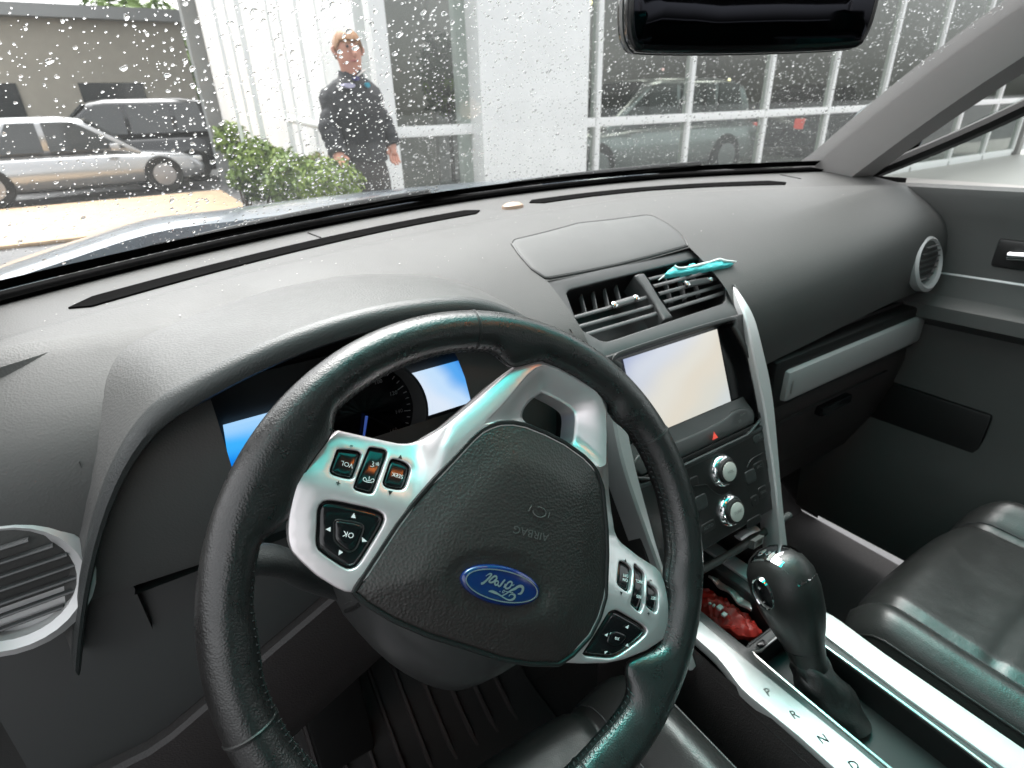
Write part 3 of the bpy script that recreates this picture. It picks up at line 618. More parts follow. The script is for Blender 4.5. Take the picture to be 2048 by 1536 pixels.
# specks of dust and lint on the dash top
mb = MB()
for _ in range(260):
    x = rng.uniform(-.1, 1.15); y = rng.uniform(.57, float(y_rear(x))-.03); z = float(zpad(x, y))+.0012; a_ = rng.uniform(0, 6.28); l = rng.uniform(.0003, .0009); w_ = l*rng.uniform(.25, .9)
    mb.add([(x+l*math.cos(a_)*p-w_*math.sin(a_)*q, y+l*math.sin(a_)*p+w_*math.cos(a_)*q, z) for p, q in ((-1, -1), (1, -1), (1, 1), (-1, 1))], [[0, 1, 2, 3]])
mb.build('dust_specks', 'collar', dash, smooth=False, kind='stuff')
# instrument hood
crease = np.array([(-.2, .50), (-.10, .545), (-.05, .57), (.046, .60), (.096, .617), (.167, .627), (.211, .62), (.26, .607), (.303, .58), (.33, .54), (.346, .50), (.352, .465)])
xh = np.r_[np.linspace(-.135, .345, 57), .351, .355, .357]; uh = np.where(xh < XW, 0, xh-XW-.194); ul = np.clip(XW-xh-.165, 0, 1); zl = -.148-1.15*(xh-XW)**2-9*ul**2-2.6*np.clip(xh-.225, 0, 1)**2-np.where(uh > 0, 2600*np.clip(uh, 0, .1)**2.0+3*np.clip(uh, 0, 1), 0)
yb = np.interp(xh, crease[:, 0], crease[:, 1]); zb = zpad(xh, yb)-.004-np.where(uh > 0, uh*3, 0)
R_ = []
for f_ in np.linspace(0, 1, 16):
    yy = yb+(.452-yb)*f_; zz = zb+(zl-zb)*(f_**.8)+.004*np.sin(np.pi*f_); R_.append(np.column_stack([xh, yy, zz]))
top_o = MB().add(*loft(R_, False)).build('instrument_hood', 'dash_hood', dash)
Lp = [np.column_stack([xh, np.full(60, y), zl+dz]) for y, dz in ((.4525, .0005), (.447, -.0005), (.4425, -.004), (.440, -.010), (.441, -.016), (.444, -.0185))]
MB().add(*loft(Lp, False)).build('hood_lip', 'dash_coarse', top_o)
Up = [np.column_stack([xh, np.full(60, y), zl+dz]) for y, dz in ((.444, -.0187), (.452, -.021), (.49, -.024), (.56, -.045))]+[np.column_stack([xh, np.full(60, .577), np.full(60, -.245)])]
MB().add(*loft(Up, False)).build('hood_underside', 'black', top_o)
# defroster slots, light sensor, end joints
def slot(p0, p1, n, wpx):
    P0 = np.array([xy for xy in p0]); lo = []; hi = []
    for t_ in np.linspace(0, 1, n):
        x = p0[0]+(p1[0]-p0[0])*t_; lo.append(x)
    x = np.array(lo); y = y_rear(x)-.085; wd = np.full(n, wpx); e = np.minimum(1, np.minimum(np.arange(n), np.arange(n)[::-1])/2); 
    a = np.column_stack([x, y-wd*e, zpad(x, y-wd*e)+.0018]); b = np.column_stack([x, y+wd*e, zpad(x, y+wd*e)+.0018]); m_ = np.column_stack([x, y, zpad(x, y)+.0012])
    a2 = a-[0, .0012, .003]; b2 = b+[0, .0012, -.003]
    return loft([a2, a, m_, b, b2], False)
for p0, p1 in (((-.08, 0), (.475, 0)), ((.575, 0), (1.10, 0))):
    V, Fc = slot(p0, p1, 60, .0185); s = mk('defroster_slot', V, Fc, 'matt_black', dash)
x = .531; y = y_rear(x)-.10; z = float(zpad(x, y)); V, Fc = revolve([(.018, -.002), (.017, .004), (.011, .008), (.001, .0095)], (x, y, z), (0, .05, 1), 22); mk('light_sensor', [(x+(v[0]-x)*1.15, y+(v[1]-y)*.8, v[2]) for v in V], Fc, 'amber_sensor', dash)
for x in (.20, 1.15): V, Fc = tube([(x, y_rear(x)-.01, float(zpad(x, y_rear(x)-.01))+.0006), (x+.005, y_rear(x)-.055, float(zpad(x, y_rear(x)-.055))+.0006)], .0012, 6); mk('joint_line', V, Fc, 'black', dash)
V = []; Fc = []
xs_ = np.linspace(-.2, 1.29, 100); a = np.column_stack([xs_, y_rear(xs_)+.012, z_rear(xs_)+.001]); b = a+[0, .03, -.012]; c_ = a+[0, -.004, .004]; d_ = a+[0, .028, .007]
V, Fc = loft([b, a, c_, d_], False); mk('windscreen_seal', V, Fc, 'matt_black', dash)
# storage lid above the vents
def lidpt(p):
    r = ray(*p); lo, hi = .5, .9
    for _ in range(40):
        m_ = (lo+hi)/2
        if r[2]/r[1]*m_ > float(zpad(r[0]/r[1]*m_, m_)): lo = m_
        else: hi = m_
    return (r[0]/r[1]*lo, lo)
LID = [lidpt(p) for p in [(1030, 481), (1024, 487), (1040, 510), (1064, 538), (1094, 567)]]
yl = .5655
LID = LID[:-1]+[(.411, yl)]+[(XC*2-.411, yl)]+[(XC*2-x, y) for x, y in LID[1:-1]][::-1]
back = [lidpt((1100, 464)), lidpt((1180, 448))]
back = [(back[0][0], back[0][1]), (XC, max(back[1][1], back[0][1]+.008)), (XC*2-back[0][0], back[0][1])]
LID = [LID[0]]+LID[1:]+[(XC*2-LID[0][0], LID[0][1])]+back[::-1]
lp = resample(LID, 110)
V, Fc = sheet(lp, step=.012, r=.0012, depth=.003); V = [(u, v, float(zpad(u, v))+.0016+h) for u, v, h in V]; lid = mk('storage_lid', V, Fc, 'dash_smooth', dash)
V, Fc = tube([(u, v, float(zpad(u, v))+.0004) for u, v in inset(lp if area(lp) > 0 else lp[::-1], -.0012)], .0014, 6, closed=True); mk('lid_gap', V, Fc, 'black', lid)

# ---- vent panel (tilted plane V) and centre stack (plane S, 22 degrees off upright)
VO = np.array([XC, .5615, -.198]); vd = np.array([0, -.1025, -.0705]); vd /= np.linalg.norm(vd); VN = np.array([0, vd[2], -vd[1]])
if VN[1] > 0: VN = -VN
def onV(p, off=0): q = plane_hit(p, VO+off*VN, VN)-VO; return (q[0], q@(-vd))           # u = x, v = up the slope
def V3(u, v, h): return tuple(VO+np.array([u, 0, 0])-vd*v+VN*h)
SO = np.array([XC, .463, -.281]); SD = np.array([0, -.376, -.9266]); SN = np.array([0, -.9266, .376])
def onS(p, off=.015): q = plane_hit(p, SO+off*SN, SN)-SO-off*SN; return (q[0], q@(-SD))
def S3(u, v, h): return tuple(SO+np.array([u, 0, 0])-SD*v+SN*h)
vent_open = [onV(p) for p in Z(1100, 500, 5.12, [(172, 445), (195, 408), (500, 330), (1000, 205), (1470, 88), (1530, 85), (1570, 130), (1700, 250), (1790, 340), (1803, 400), (1800, 505), (1770, 545), (1300, 700), (700, 900), (590, 932), (530, 930), (420, 868), (315, 808), (275, 730), (220, 580)])]
vo = resample(vent_open, 120)
JV = onV((1300, 690))[1]                                            # fold line between the two planes
hwV = [(-.131, .0035), (.131, .0035), (.1455, -.009), (.1535, -.045), (.157, -.076), (.1575, -.091), (.152, -.108), (.140, -.1245), (-.140, -.1245), (-.152, -.108), (-.1575, -.091), (-.157, -.076), (-.1535, -.045), (-.1455, -.009)]
V, Fc = sheet(resample(hwV, 150), [vo], step=.010, r=.0022, depth=.03, hdepth=.004); vp = mk('vent_panel', [V3(*v) for v in V], Fc, 'stack', dash)
# vent housing
def wall(loop, h0, h1, fn): return loft([[fn(u, v, h0) for u, v in loop], [fn(u, v, h1) for u, v in loop]], True, False)
V, Fc = wall(vo, -.003, -.055, V3); Vb, Fb = poly3(vo, -.055); MB().add(V, Fc).add([V3(*v) for v in Vb], Fb).build('vent_housing', 'black', vp)
def bar_v(p0, p1, r, h, m, name='slat', flat=.45, par=None, n=2):
    a, b = onV(p0, h), onV(p1, h); V, Fc = tube([V3(*a, h), V3(*b, h)], r, 10, flat=flat, up=VN); return mk(name, V, Fc, m, par or vp)
zz = lambda x, y: (1100+x/5.12, 500+y/5.12)
for a, b in (((250, 692), (1015, 478)), ((285, 790), (1060, 572)), ((350, 872), (1110, 645))): bar_v(zz(*a), zz(*b), .0030, -.006, 'slat')
for a, b in (((1010, 300), (1655, 150)), ((1060, 372), (1690, 210)), ((1115, 450), (1735, 285)), ((1165, 535), (1790, 352)), ((1215, 615), (1800, 432))): bar_v(zz(*a), zz(*b), .0030, -.006, 'slat')
for a, b in (((305, 455), (362, 670)), ((430, 425), (472, 640)), ((548, 395), (592, 600)), ((665, 365), (715, 560)), ((1150, 240), (1240, 560)), ((1290, 205), (1380, 520)), ((1430, 170), (1520, 480))): bar_v(zz(*a), zz(*b), .0022, -.022, 'slat', 'vane', flat=2.2)
# divider
d4 = [onV(zz(*p)) for p in ((862, 262), (905, 240), (962, 236), (1010, 300), (1130, 500), (1262, 688), (1165, 726), (1080, 560), (960, 380))]
V, Fc = sheet(resample(d4, 60), step=.006, r=.0035, depth=.03); mk('divider', [V3(u, v, h+.001) for u, v, h in V], Fc, 'stack', vp)
for a, b in (((655, 568), (880, 498)), ((1400, 352), (1640, 308))):
    o = bar_v(zz(*a), zz(*b), .0055, -.002, 'slat', 'vent_tab', flat=.6)
    for e in (a, b): q = onV(zz(*e), .0); V, Fc = revolve([(.001, -.004), (.0042, -.002), (.0048, 0), (.0042, .002), (.001, .004)], V3(*q, .001), VN, 12); mk('tab_end', V, Fc, 'chrome', o)
# stack face with the screen recess
rt = [onS(p)[0] for p in ((1484, 600), (1500, 680), (1522, 775), (1540, 880), (1551, 960))]; rv = [onS(p)[1] for p in ((1484, 600), (1500, 680), (1522, 775), (1540, 880), (1551, 960))]
sv0 = -.0125+.025
SF = [(-.138, .0118), (.138, .0118)]+list(zip(rt[1:], rv[1:]))+[(rt[-1]-.0, -.272), (-rt[-1], -.272)]+[(-x, y) for x, y in list(zip(rt[1:], rv[1:]))[::-1]]
rec = [(-.098, .0075), (.093, .0075), (.102, -.002), (.110, -.02), (.1215, -.055), (.1235, -.10), (.121, -.134), (.106, -.1510), (-.106, -.1510), (-.121, -.134), (-.1235, -.10), (-.1215, -.055), (-.110, -.02), (-.102, -.002)]
rec = crs(rec, 110)
V, Fc = sheet(resample(SF, 170), [rec], step=.012, r=.0022, depth=.05, hdepth=.003); face_o = mk('stack_face', [S3(u, v, h+.015) for u, v, h in V], Fc, 'stack_dark', dash)
V, Fc = sheet(crs(inset(rec if area(rec) > 0 else rec[::-1], -.0055), 110), [rec], step=.02, r=.0008, depth=.001); mk('screen_surround', [S3(u, v, h+.0162) for u, v, h in V], Fc, 'stack', face_o)
V, Fc = wall(rec, .0125, -.002, S3); Vb, Fb = poly3(rec, -.002); MB().add(V, Fc).add([S3(*v) for v in Vb], Fb).build('screen_recess', 'black_gloss', face_o)
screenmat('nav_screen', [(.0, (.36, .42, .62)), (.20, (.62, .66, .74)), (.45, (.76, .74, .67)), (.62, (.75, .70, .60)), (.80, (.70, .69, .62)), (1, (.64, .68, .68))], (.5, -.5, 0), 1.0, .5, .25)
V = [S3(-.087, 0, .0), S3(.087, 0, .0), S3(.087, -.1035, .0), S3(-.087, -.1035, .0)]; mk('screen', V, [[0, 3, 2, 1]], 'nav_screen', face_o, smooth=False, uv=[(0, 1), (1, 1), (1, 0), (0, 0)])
# hazard bar below the screen
HB2 = [(-.116, -.129), (-.110, -.1205), (-.0945, -.1155), (-.078, -.1151), (-.062, -.1187), (-.038, -.121), (0, -.122), (.038, -.121), (.062, -.1187), (.078, -.1151), (.0945, -.1154), (.110, -.1205), (.116, -.129), (.110, -.139), (.10, -.142), (0, -.1435), (-.10, -.142), (-.11, -.139)]
V, Fc = sheet(crs(HB2, 120), step=.01, r=.003, depth=.012, dome=lambda u, v, d: .003*np.clip((-.120-v)/.02, 0, 1)); hz = mk('hazard_bar', [S3(u, v, h+.011) for u, v, h in V], Fc, 'stack', face_o)
c = onS((1429, 871), .0165)
for sgn, m, s in ((1, 'red', 1.), ):
    for q, m_ in (([(-.0055, -.0045), (.0055, -.0045), (0, .0055)], 'red_lamp'), ):
        V, Fc = poly3([(c[0]+x, c[1]+y) for x, y in q], .0168); mk('hazard_triangle', [S3(*v) for v in V], Fc, m_, hz, smooth=False)
for p, s in (((1486, 828), 'SCAN'), ((1480, 842), 'CD')):
    c = onS(p, .0166); V, Fc = text2d(s, .0045); mk('legend', [S3(c[0]+v[0], c[1]+v[1], .0168) for v in V], Fc, 'legend_grey', hz, smooth=False)
V, Fc = loft([[S3(-.112, -.104, .0008), S3(.112, -.104, .0008)], [S3(-.114, -.112, .003), S3(.114, -.112, .003)], [S3(-.115, -.126, .011), S3(.115, -.126, .011)]], False); mk('screen_shelf', V, Fc, 'stack', face_o)
V, Fc = box(-.112, .112, -.1500, -.1435, -.001, .0145, .001); mk('disc_slot', [S3(*v) for v in V], Fc, 'black', face_o)
V, Fc = tube([S3(u, -.1525+.012*max(0, abs(u)-.09)/.03, .0155) for u in np.linspace(-.118, .118, 30)], .0022, 8); mk('slot_lip', V, Fc, 'stack', face_o)
# knobs
for p, s in (((1451, 942), 'VOL'), ((1466, 1022), 'TUNE')):
    c = onS(p, .022); o = S3(*c, .0145)
    V, Fc = revolve([(.0225, 0), (.0225, .002), (.0212, .005), (.0195, .0082), (.0175, .0092), (.016, .0094)], o, SN, 36); kn = mk('knob_ring', V, Fc, 'chrome', face_o)
    V, Fc = revolve([(.0168, .006), (.0166, .0115), (.0158, .0135), (.0140, .0142), (.0128, .0139)], o, SN, 36); mk('knob_grip', V, Fc, 'rubber', kn)
    V, Fc = revolve([(.0130, .0128), (.0128, .0148), (.011, .0153), (.001, .0156)], o, SN, 32); fc_ = mk('knob_face', V, Fc, 'knob_face', kn)
    V, Fc = text2d(s, .006); mk('legend', [tuple(np.array(o)+np.array([v[0], 0, 0])-SD*v[1]+SN*.0159) for v in V], Fc, 'legend_grey', kn, smooth=False)
def btn(p, w_, h_, leg=None, ang=0, m='stack_dark', size=.006, name='stack_button'):
    c = onS(p, .0165); L = crs([(c[0]+x*w_/2, c[1]+y*h_/2) for x, y in ((-1, -.6), (-.7, -1), (.7, -1), (1, -.6), (1, .6), (.7, 1), (-.7, 1), (-1, .6))], 32)
    V, Fc = sheet(L, step=.004, r=.0009, depth=.003); b = mk(name, [S3(u, v, h+.0157) for u, v, h in V], Fc, m, face_o)
    if leg: V, Fc = text2d(leg, size); mk('legend', [S3(c[0]+v[0], c[1]+v[1], .0161) for v in V], Fc, 'legend_grey', b, smooth=False)
    return b
btn((1524, 873), .034, .012, 'DISP', size=.0055, m='stack'); btn((1503, 953), .022, .018, None, m='stack'); btn((1519, 933), .020, .013, 'SRC'); btn((1541, 926), .016, .013)
btn((1511, 1001), .015, .014, '<'); btn((1527, 984), .018, .016, 'FAN'); btn((1546, 972), .015, .014, '>'); btn((1418, 1054), .026, .013, 'AUTO', size=.0065); btn((1404, 1005), .022, .019, None, m='stack'); btn((1510, 1043), .03, .012)
for k in range(4): btn((1330+20*k, 990-9*k), .015, .012)
for q in ([(1390, 973), (1412, 970), (1432, 985), (1442, 989), (1462, 984)], [(1495, 935), (1502, 920), (1522, 908), (1540, 897)]):
    V, Fc = tube([S3(*onS(p, .0152), .0150) for p in q], .0009, 6, 20); mk('panel_joint', V, Fc, 'black', face_o)
# silver uprights either side of the stack
uv_ = np.array([.052, .035, .011, -.02, -.045, -.07, -.11, -.15, -.18, -.23, -.27, -.33, -.40]); uo = np.array([.1475, .1440, .1400, .1395, .1415, .144, .1445, .1400, .1355, .1280, .1225, .1160, .109]); ui = np.array([.1455, .1330, .1240, .1200, .120, .1215, .1230, .1215, .1195, .1165, .1115, .1035, .095])
vv = np.linspace(.052, -.40, 64); uo = np.interp(-vv, -uv_, uo); ui = np.interp(-vv, -uv_, ui)
ker5 = np.hanning(13)[1:-1]; ker5 /= ker5.sum(); uo = np.convolve(np.pad(uo, 5, 'reflect', reflect_type='odd'), ker5, 'valid'); ui = np.convolve(np.pad(ui, 5, 'reflect', reflect_type='odd'), ker5, 'valid')
for sg in (1, -1):
    rings = [[S3(sg*a_, v, h_-.658*np.log1p(np.exp((v-.006)/.010))*.010) for a_, h_ in ((ui[k], .014), (ui[k], .022), (ui[k]+.002, .0245), (uo[k]-.004, .0265), (uo[k]-.0008, .0245), (uo[k], .020), (uo[k]+.001, -.012+.03*min(1, max(0, v/.045))), (uo[k]-.004, -.014+.03*min(1, max(0, v/.045))))] for k, v in enumerate(vv) if sg > 0 or v < -.03]
    V, Fc = loft(rings); mk('silver_upright', V, Fc, 'silver_light', dash, sharp=30)
    a_ = [S3(sg*(uo[k]-.001), v, -.010) for k, v in enumerate(vv)]; b_ = [(p[0]+sg*.02, .62, p[2]-.02) for p in a_]; V, Fc = loft([a_, b_], False); mk('stack_cheek', V, Fc, 'lower', dash)
# ---- lower dash, glove box, passenger trim
def slab(name, prof_, x0, x1, m, th=.02, par=None, n=2):
    xs2 = np.linspace(x0, x1, n); p = np.array(prof_); 
    V, Fc = loft([[(x, y, z) for x in xs2] for y, z in prof_], False); return mk(name, V, Fc, m, par or dash)
pf = crs([(.478, -.386), (.47, -.40), (.466, -.412)], 4, False)
V, Fc = box(.815, 1.27, .452, .485, -.452, -.396, .008); tr_ = mk('passenger_trim', V, Fc, 'silver_light', dash)
V, Fc = box(.790, 1.275, .462, .53, -.466, -.376, .008); mk('trim_recess', V, Fc, 'black', dash)
V, Fc = text2d('AIRBAG', .007); mk('trim_label', [(.826+v[1]*-1, .4512, -.425+v[0]) for v in V], Fc, 'amber_sensor', tr_, smooth=False)
gb = [(.478, -.464), (.472, -.474), (.470, -.50), (.478, -.56), (.50, -.64), (.53, -.70), (.60, -.72)]
slab('glove_box', gb, .735, 1.27, 'lower', n=2); slab('glove_box_frame', [(.49, -.37), (.49, -.47), (.50, -.64), (.54, -.74), (.66, -.76)], .716, 1.29, 'lower')
V, Fc = tube([(.80, .4685, -.505), (.98, .4685, -.503), (1.2, .4685, -.505)], .0025, 6, 12); mk('glove_box_gap', V, Fc, 'black', dash)
V, Fc = box(.96, 1.06, .458, .474, -.53, -.512, .004); mk('glove_box_latch', V, Fc, 'black_gloss', dash)
# driver's knee panel (two pieces with a shut line)
k1 = [(.478, -.30), (.472, -.36), (.465, -.42), (.462, -.436)]
kx = np.linspace(-.2, .365, 30)
def kneeline(x): return -.452+.055*np.clip((x-.03)/.12, -1.2, 1)
V, Fc = loft([np.column_stack([kx, np.full(30, y), np.maximum(kneeline(kx), -.30-(-kneeline(kx)-.30)*s)+0*kx]) for y, s in ((.50, 0.), (.485, .25), (.472, .6), (.465, .9), (.466, 1.))], False); mk('knee_panel_upper', V, Fc, 'stack', dash)
V, Fc = loft([np.column_stack([kx, np.full(30, y), kneeline(kx)-dz]) for y, dz in ((.475, .001), (.458, .002), (.454, .006), (.455, .05), (.47, .12), (.50, .19), (.56, .24))], False); mk('knee_panel_lower', V, Fc, 'lower', dash)
# side vent at the far left of the dash
V, Fc = revolve([(.050, -.01), (.052, .004), (.046, .008), (.040, .004), (.040, -.02)], (-.150, .4585, -.300), (0, -1, .25), 32); sv = mk('side_vent_ring', V, Fc, 'silver_light', dash)
V, Fc = revolve([(.040, -.012), (.001, -.012)], (-.150, .4585, -.300), (0, -1, .25), 32); mk('side_vent_back', V, Fc, 'black', sv)
for k in range(-3, 4): hw_ = math.sqrt(max(.0004, .040**2-(k*.011)**2)); V, Fc = tube([(-.150-hw_, .4565, -.300+k*.011), (-.150+hw_, .4565, -.300+k*.011)], .0028, 8, flat=.5); mk('slat', V, Fc, 'slat', sv)
V, Fc = revolve([(.050, -.01), (.052, .004), (.046, .008), (.040, .004), (.040, -.02)], (1.215, .4600, -.285), (0, -1, .25), 32); sv = mk('side_vent_ring', V, Fc, 'silver_light', dash)
V, Fc = revolve([(.040, -.012), (.001, -.012)], (1.215, .4600, -.285), (0, -1, .25), 32); mk('side_vent_back', V, Fc, 'black', sv)
for k in range(-3, 4): hw_ = math.sqrt(max(.0004, .040**2-(k*.011)**2)); V, Fc = tube([(1.215-hw_, .4580, -.285+k*.011), (1.215+hw_, .4580, -.285+k*.011)], .0028, 8, flat=.5); mk('slat', V, Fc, 'slat', sv)
# ---- instrument cluster
mb = MB(); mb.add(*box(-.085, .352, .560, .575, -.42, -.225)); mb.add([(-.085, .46, -.35), (.352, .46, -.35), (.352, .56, -.38), (-.085, .56, -.38)], [[0, 1, 2, 3]]); mb.add([(-.085, .47, -.40), (-.085, .575, -.40), (-.085, .575, -.225), (-.085, .47, -.225)], [[0, 1, 2, 3]]); mb.add([(.352, .47, -.40), (.352, .575, -.40), (.352, .575, -.225), (.352, .47, -.225)], [[0, 1, 2, 3]])
clu = mb.build('instrument_cluster', 'black', dash, smooth=False)
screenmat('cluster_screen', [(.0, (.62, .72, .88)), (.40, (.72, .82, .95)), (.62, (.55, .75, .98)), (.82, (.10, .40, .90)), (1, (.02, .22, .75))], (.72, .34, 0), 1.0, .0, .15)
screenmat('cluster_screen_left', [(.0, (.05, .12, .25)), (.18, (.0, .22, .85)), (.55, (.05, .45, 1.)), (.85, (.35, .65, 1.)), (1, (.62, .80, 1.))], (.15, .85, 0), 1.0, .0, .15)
U4 = [(0, 1), (1, 1), (1, 0), (0, 0)]
zT, zB = -.2635, -.3175
def drect(x0, x1, m): 
    k_ = .5515/.540; P_ = [(XW+(x0-XW)*k_, .5515, zT*k_), (XW+(x1-XW)*k_, .5515, zT*k_), (XW+(x1+.006-XW)*k_, .549, zB*k_), (XW+(x0-.006-XW)*k_, .549, zB*k_)]; V = P_+[(x, y+.007, z) for x, y, z in P_]
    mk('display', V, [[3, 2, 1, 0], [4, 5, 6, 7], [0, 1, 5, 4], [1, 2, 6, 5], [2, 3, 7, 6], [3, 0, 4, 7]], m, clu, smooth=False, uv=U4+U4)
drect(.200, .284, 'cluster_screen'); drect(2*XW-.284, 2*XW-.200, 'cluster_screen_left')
V, Fc = box(-.09, .34, .538, .545, -.345, -.238, .002); 
GC = np.array([XW, .545, -.297]); GA = np.array([0, -.985, .17])
V, Fc = revolve([(.062, .0), (.0655, .012), (.066, .020), (.0625, .022), (.058, .012), (.056, -.004)], GC, GA, 56, cap=False); mk('gauge_ring', V, Fc, 'dash_smooth', clu)
V, Fc = revolve([(.0575, -.002), (.001, -.002)], GC, GA, 48); gf = mk('gauge_face', V, Fc, 'black_gloss', clu)
gx = np.array([1., 0, 0]); gy = np.cross(GA/np.linalg.norm(GA), gx); gy = gy if gy[2] > 0 else -gy
mb = MB()
for k in range(33):
    a = rad(225-270*k/32); d_ = math.cos(a)*gx+math.sin(a)*gy; L_ = .008 if k % 4 == 0 else .004; q = np.cross(GA, d_)*.0004; p0 = GC+GA*-.0013+d_*.053; p1 = GC+GA*-.0013+d_*(.053-L_); mb.add([p0+q, p1+q, p1-q, p0-q], [[0, 1, 2, 3]])
mb.build('tick_marks', 'legend_grey', gf, smooth=False, kind='stuff')
for k in range(9):
    a = rad(225-270*k/8); c = GC+GA*-.0012+(math.cos(a)*gx+math.sin(a)*gy)*.039; V, Fc = text2d(str(k*20), .0065); mk('numeral', [tuple(c+v[0]*gx+v[1]*gy) for v in V], Fc, 'legend_grey', gf, smooth=False)
a = rad(250); d_ = math.cos(a)*gx+math.sin(a)*gy; V, Fc = tube([GC+GA*.004, GC+GA*.004+d_*.045], [.0016, .0008], 6); mat('needle', (.02, .05, .2), .4, emit=(.05, .12, .5), estr=.5); mk('needle', V, Fc, 'needle', gf)
c = GC+GA*-.001+gx*.030+gy*.043; V, Fc = text2d('BRAKE', .0055); mat('warn', (.5, .2, .15), .4, emit=(1, .45, .35), estr=.9); mk('warning_light', [tuple(c+v[0]*gx+v[1]*gy) for v in V], Fc, 'warn', gf, smooth=False)

# ---- air freshener clipped in the right centre vent
q = Z(1100, 350, 3.84, [(885, 765), (905, 735), (945, 705), (960, 700), (985, 722), (1100, 705), (1200, 680), (1290, 655), (1330, 665), (1420, 672), (1400, 690), (1300, 705), (1240, 720), (1160, 730), (1070, 745), (1000, 755), (930, 768)])
fr = thing('air_freshener', 'ragged turquoise plastic air freshener stuck in the top of the right centre vent', 'air freshener', V3(.11, -.02, .0))
ff = [onV(p, .016) for p in q]; V, Fc = sheet(resample(ff, 70), step=.004, r=.0014, depth=.005, dome=lambda u, v, d: .0010*np.sin(u*320)*np.sin(v*500)+.002*np.clip(d/.003, 0, 1)); mk('clip_body', [V3(u, v, h+.016) for u, v, h in V], Fc, 'teal_plastic', fr)
top = [ff[k] for k in (2, 4, 5, 6, 7, 8, 9)]; V, Fc = tube([V3(u, v-.0008, .0185) for u, v in top], [.0022, .0012, .002, .0012, .0022, .001], 8, 40); mk('foam_edge', V, Fc, 'pale_plastic', fr)
V, Fc = tube([V3(*ff[0], .014), V3(ff[0][0]-.008, ff[0][1]-.001, .008)], [.0014, .0006], 8); mk('clip_tip', V, Fc, 'pale_plastic', fr)
V, Fc = box(-.006, .006, -.003, .003, -.02, .014, .001); u0, v0 = onV(zz(1420, 215), .0); mk('clip_foot', [V3(u0+a_, v0+b_, c_-.002) for a_, b_, c_ in V], Fc, 'teal_plastic', fr)

# ================================================================== STEERING WHEEL (turned about 146 degrees)
WC = np.array([.15102, .27084, -.30015]); wt, wy = rad(30.24), rad(-1.92)
Wn = np.array([math.sin(wy)*math.cos(wt), -math.cos(wy)*math.cos(wt), math.sin(wt)]); Wa0 = np.array([math.cos(wy), math.sin(wy), 0]); Wb0 = np.cross(Wn, Wa0)
TURN = rad(146.2); Wa = Wa0*math.cos(TURN)+Wb0*math.sin(TURN); Wb = -Wa0*math.sin(TURN)+Wb0*math.cos(TURN)
MW = Matrix(((Wa[0], Wb[0], Wn[0], WC[0]), (Wa[1], Wb[1], Wn[1], WC[1]), (Wa[2], Wb[2], Wn[2], WC[2]+H), (0, 0, 0, 1)))
def W(p, h=.004): q = plane_hit(p, WC+h*Wn, Wn)-WC; return np.array([q@Wa, q@Wb])
def Ws(pts, h=.004): return np.array([W(p, h) for p in pts])
wheel = thing('steering_wheel', 'black leather steering wheel with silver spokes, turned almost upside down', 'steering wheel', mw=MW)
inner = [(500, 1156), (505, 1208), (516, 1260), (524, 1325), (533, 1400), (552, 1443), (582, 1530)]+[(502, 1110), (512, 1085)]
webL = [(576, 1039), (591, 965), (635, 897), (660, 868)]
i2 = [(666, 828), (669, 811), (680, 788), (713, 762), (765, 737), (805, 728), (870, 711), (922, 701), (961, 699), (987, 707), (1003, 728), (1006, 745)]
webT = [(1047, 725), (1084, 714), (1156, 740), (1214, 788), (1221, 830)]
i3 = [(1228, 849), (1249, 858), (1263, 876), (1281, 907), (1299, 946), (1314, 990), (1322, 1011), (1329, 1053), (1333, 1097), (1329, 1128)]
webR = [(1327, 1157), (1335, 1188), (1337, 1240), (1328, 1279), (1293, 1302), (1248, 1320)]
i4 = [(1236, 1340), (1251, 1356), (1256, 1377), (1245, 1403), (1219, 1436), (1183, 1475), (1139, 1525)]
pol = []
for lst, off in ((inner, 0), (webL, -.002), (i2, 0), (webT, -.003), (i3, 0), (webR, -.002), (i4, 0)):
    for p in lst: q = W(p, -.004); pol.append((math.atan2(q[1], q[0]), min(.165, np.hypot(*q)+off)))
th0 = math.atan2(*W((860, 1620), 0)[::-1]); pol += [(th0, .161), (th0+.45, .161), (th0-.35, .161)]
pol.sort(); pa = np.array([p[0] for p in pol]); pr_ = np.array([p[1] for p in pol])
NT = 220; TH = np.linspace(-math.pi, math.pi, NT, endpoint=False)
rin = np.interp(TH, np.r_[pa-2*np.pi, pa, pa+2*np.pi], np.r_[pr_, pr_, pr_]); ker = np.array([1, 2, 3, 2, 1.])/9
rin = np.convolve(np.r_[rin[-4:], rin, rin[:4]], ker, 'same')[4:-4]
ROUT = .1920; NS = 22; psi = np.linspace(0, 2*np.pi, NS, endpoint=False)
def rim_pt(i_th, ps, grow=0.):
    """point on the rim surface at ring angle TH (float) and section angle ps"""
    ri = np.interp(i_th, np.r_[TH-2*np.pi, TH, TH+2*np.pi], np.r_[rin, rin, rin]); hwid = (ROUT-ri)/2; base = .0155
    # thick grip section at the outside, thinning into a web on the inside
    c, s = math.cos(ps), math.sin(ps); rc = ROUT-base
    if c >= 0: r = rc+(base+grow)*c; h = (.0168+grow)*s
    else:
        ext = max(base, 2*hwid-base); r = rc+(ext+grow)*c; f = ext-base; h = (.0168+grow)*s*(1-.42*min(1, f/.02)*min(1, (-c)*1.3))
    return np.array([r*math.cos(i_th), r*math.sin(i_th), h])
V = [rim_pt(t_, p) for t_ in TH for p in psi]; Fc = []
for i in range(NT):
    for j in range(NS): k = (i+1) % NT; l = (j+1) % NS; Fc.append([i*NS+j, k*NS+j, k*NS+l, i*NS+l])
rim = mk('rim', V, Fc, 'leather', wheel, sharp=180)
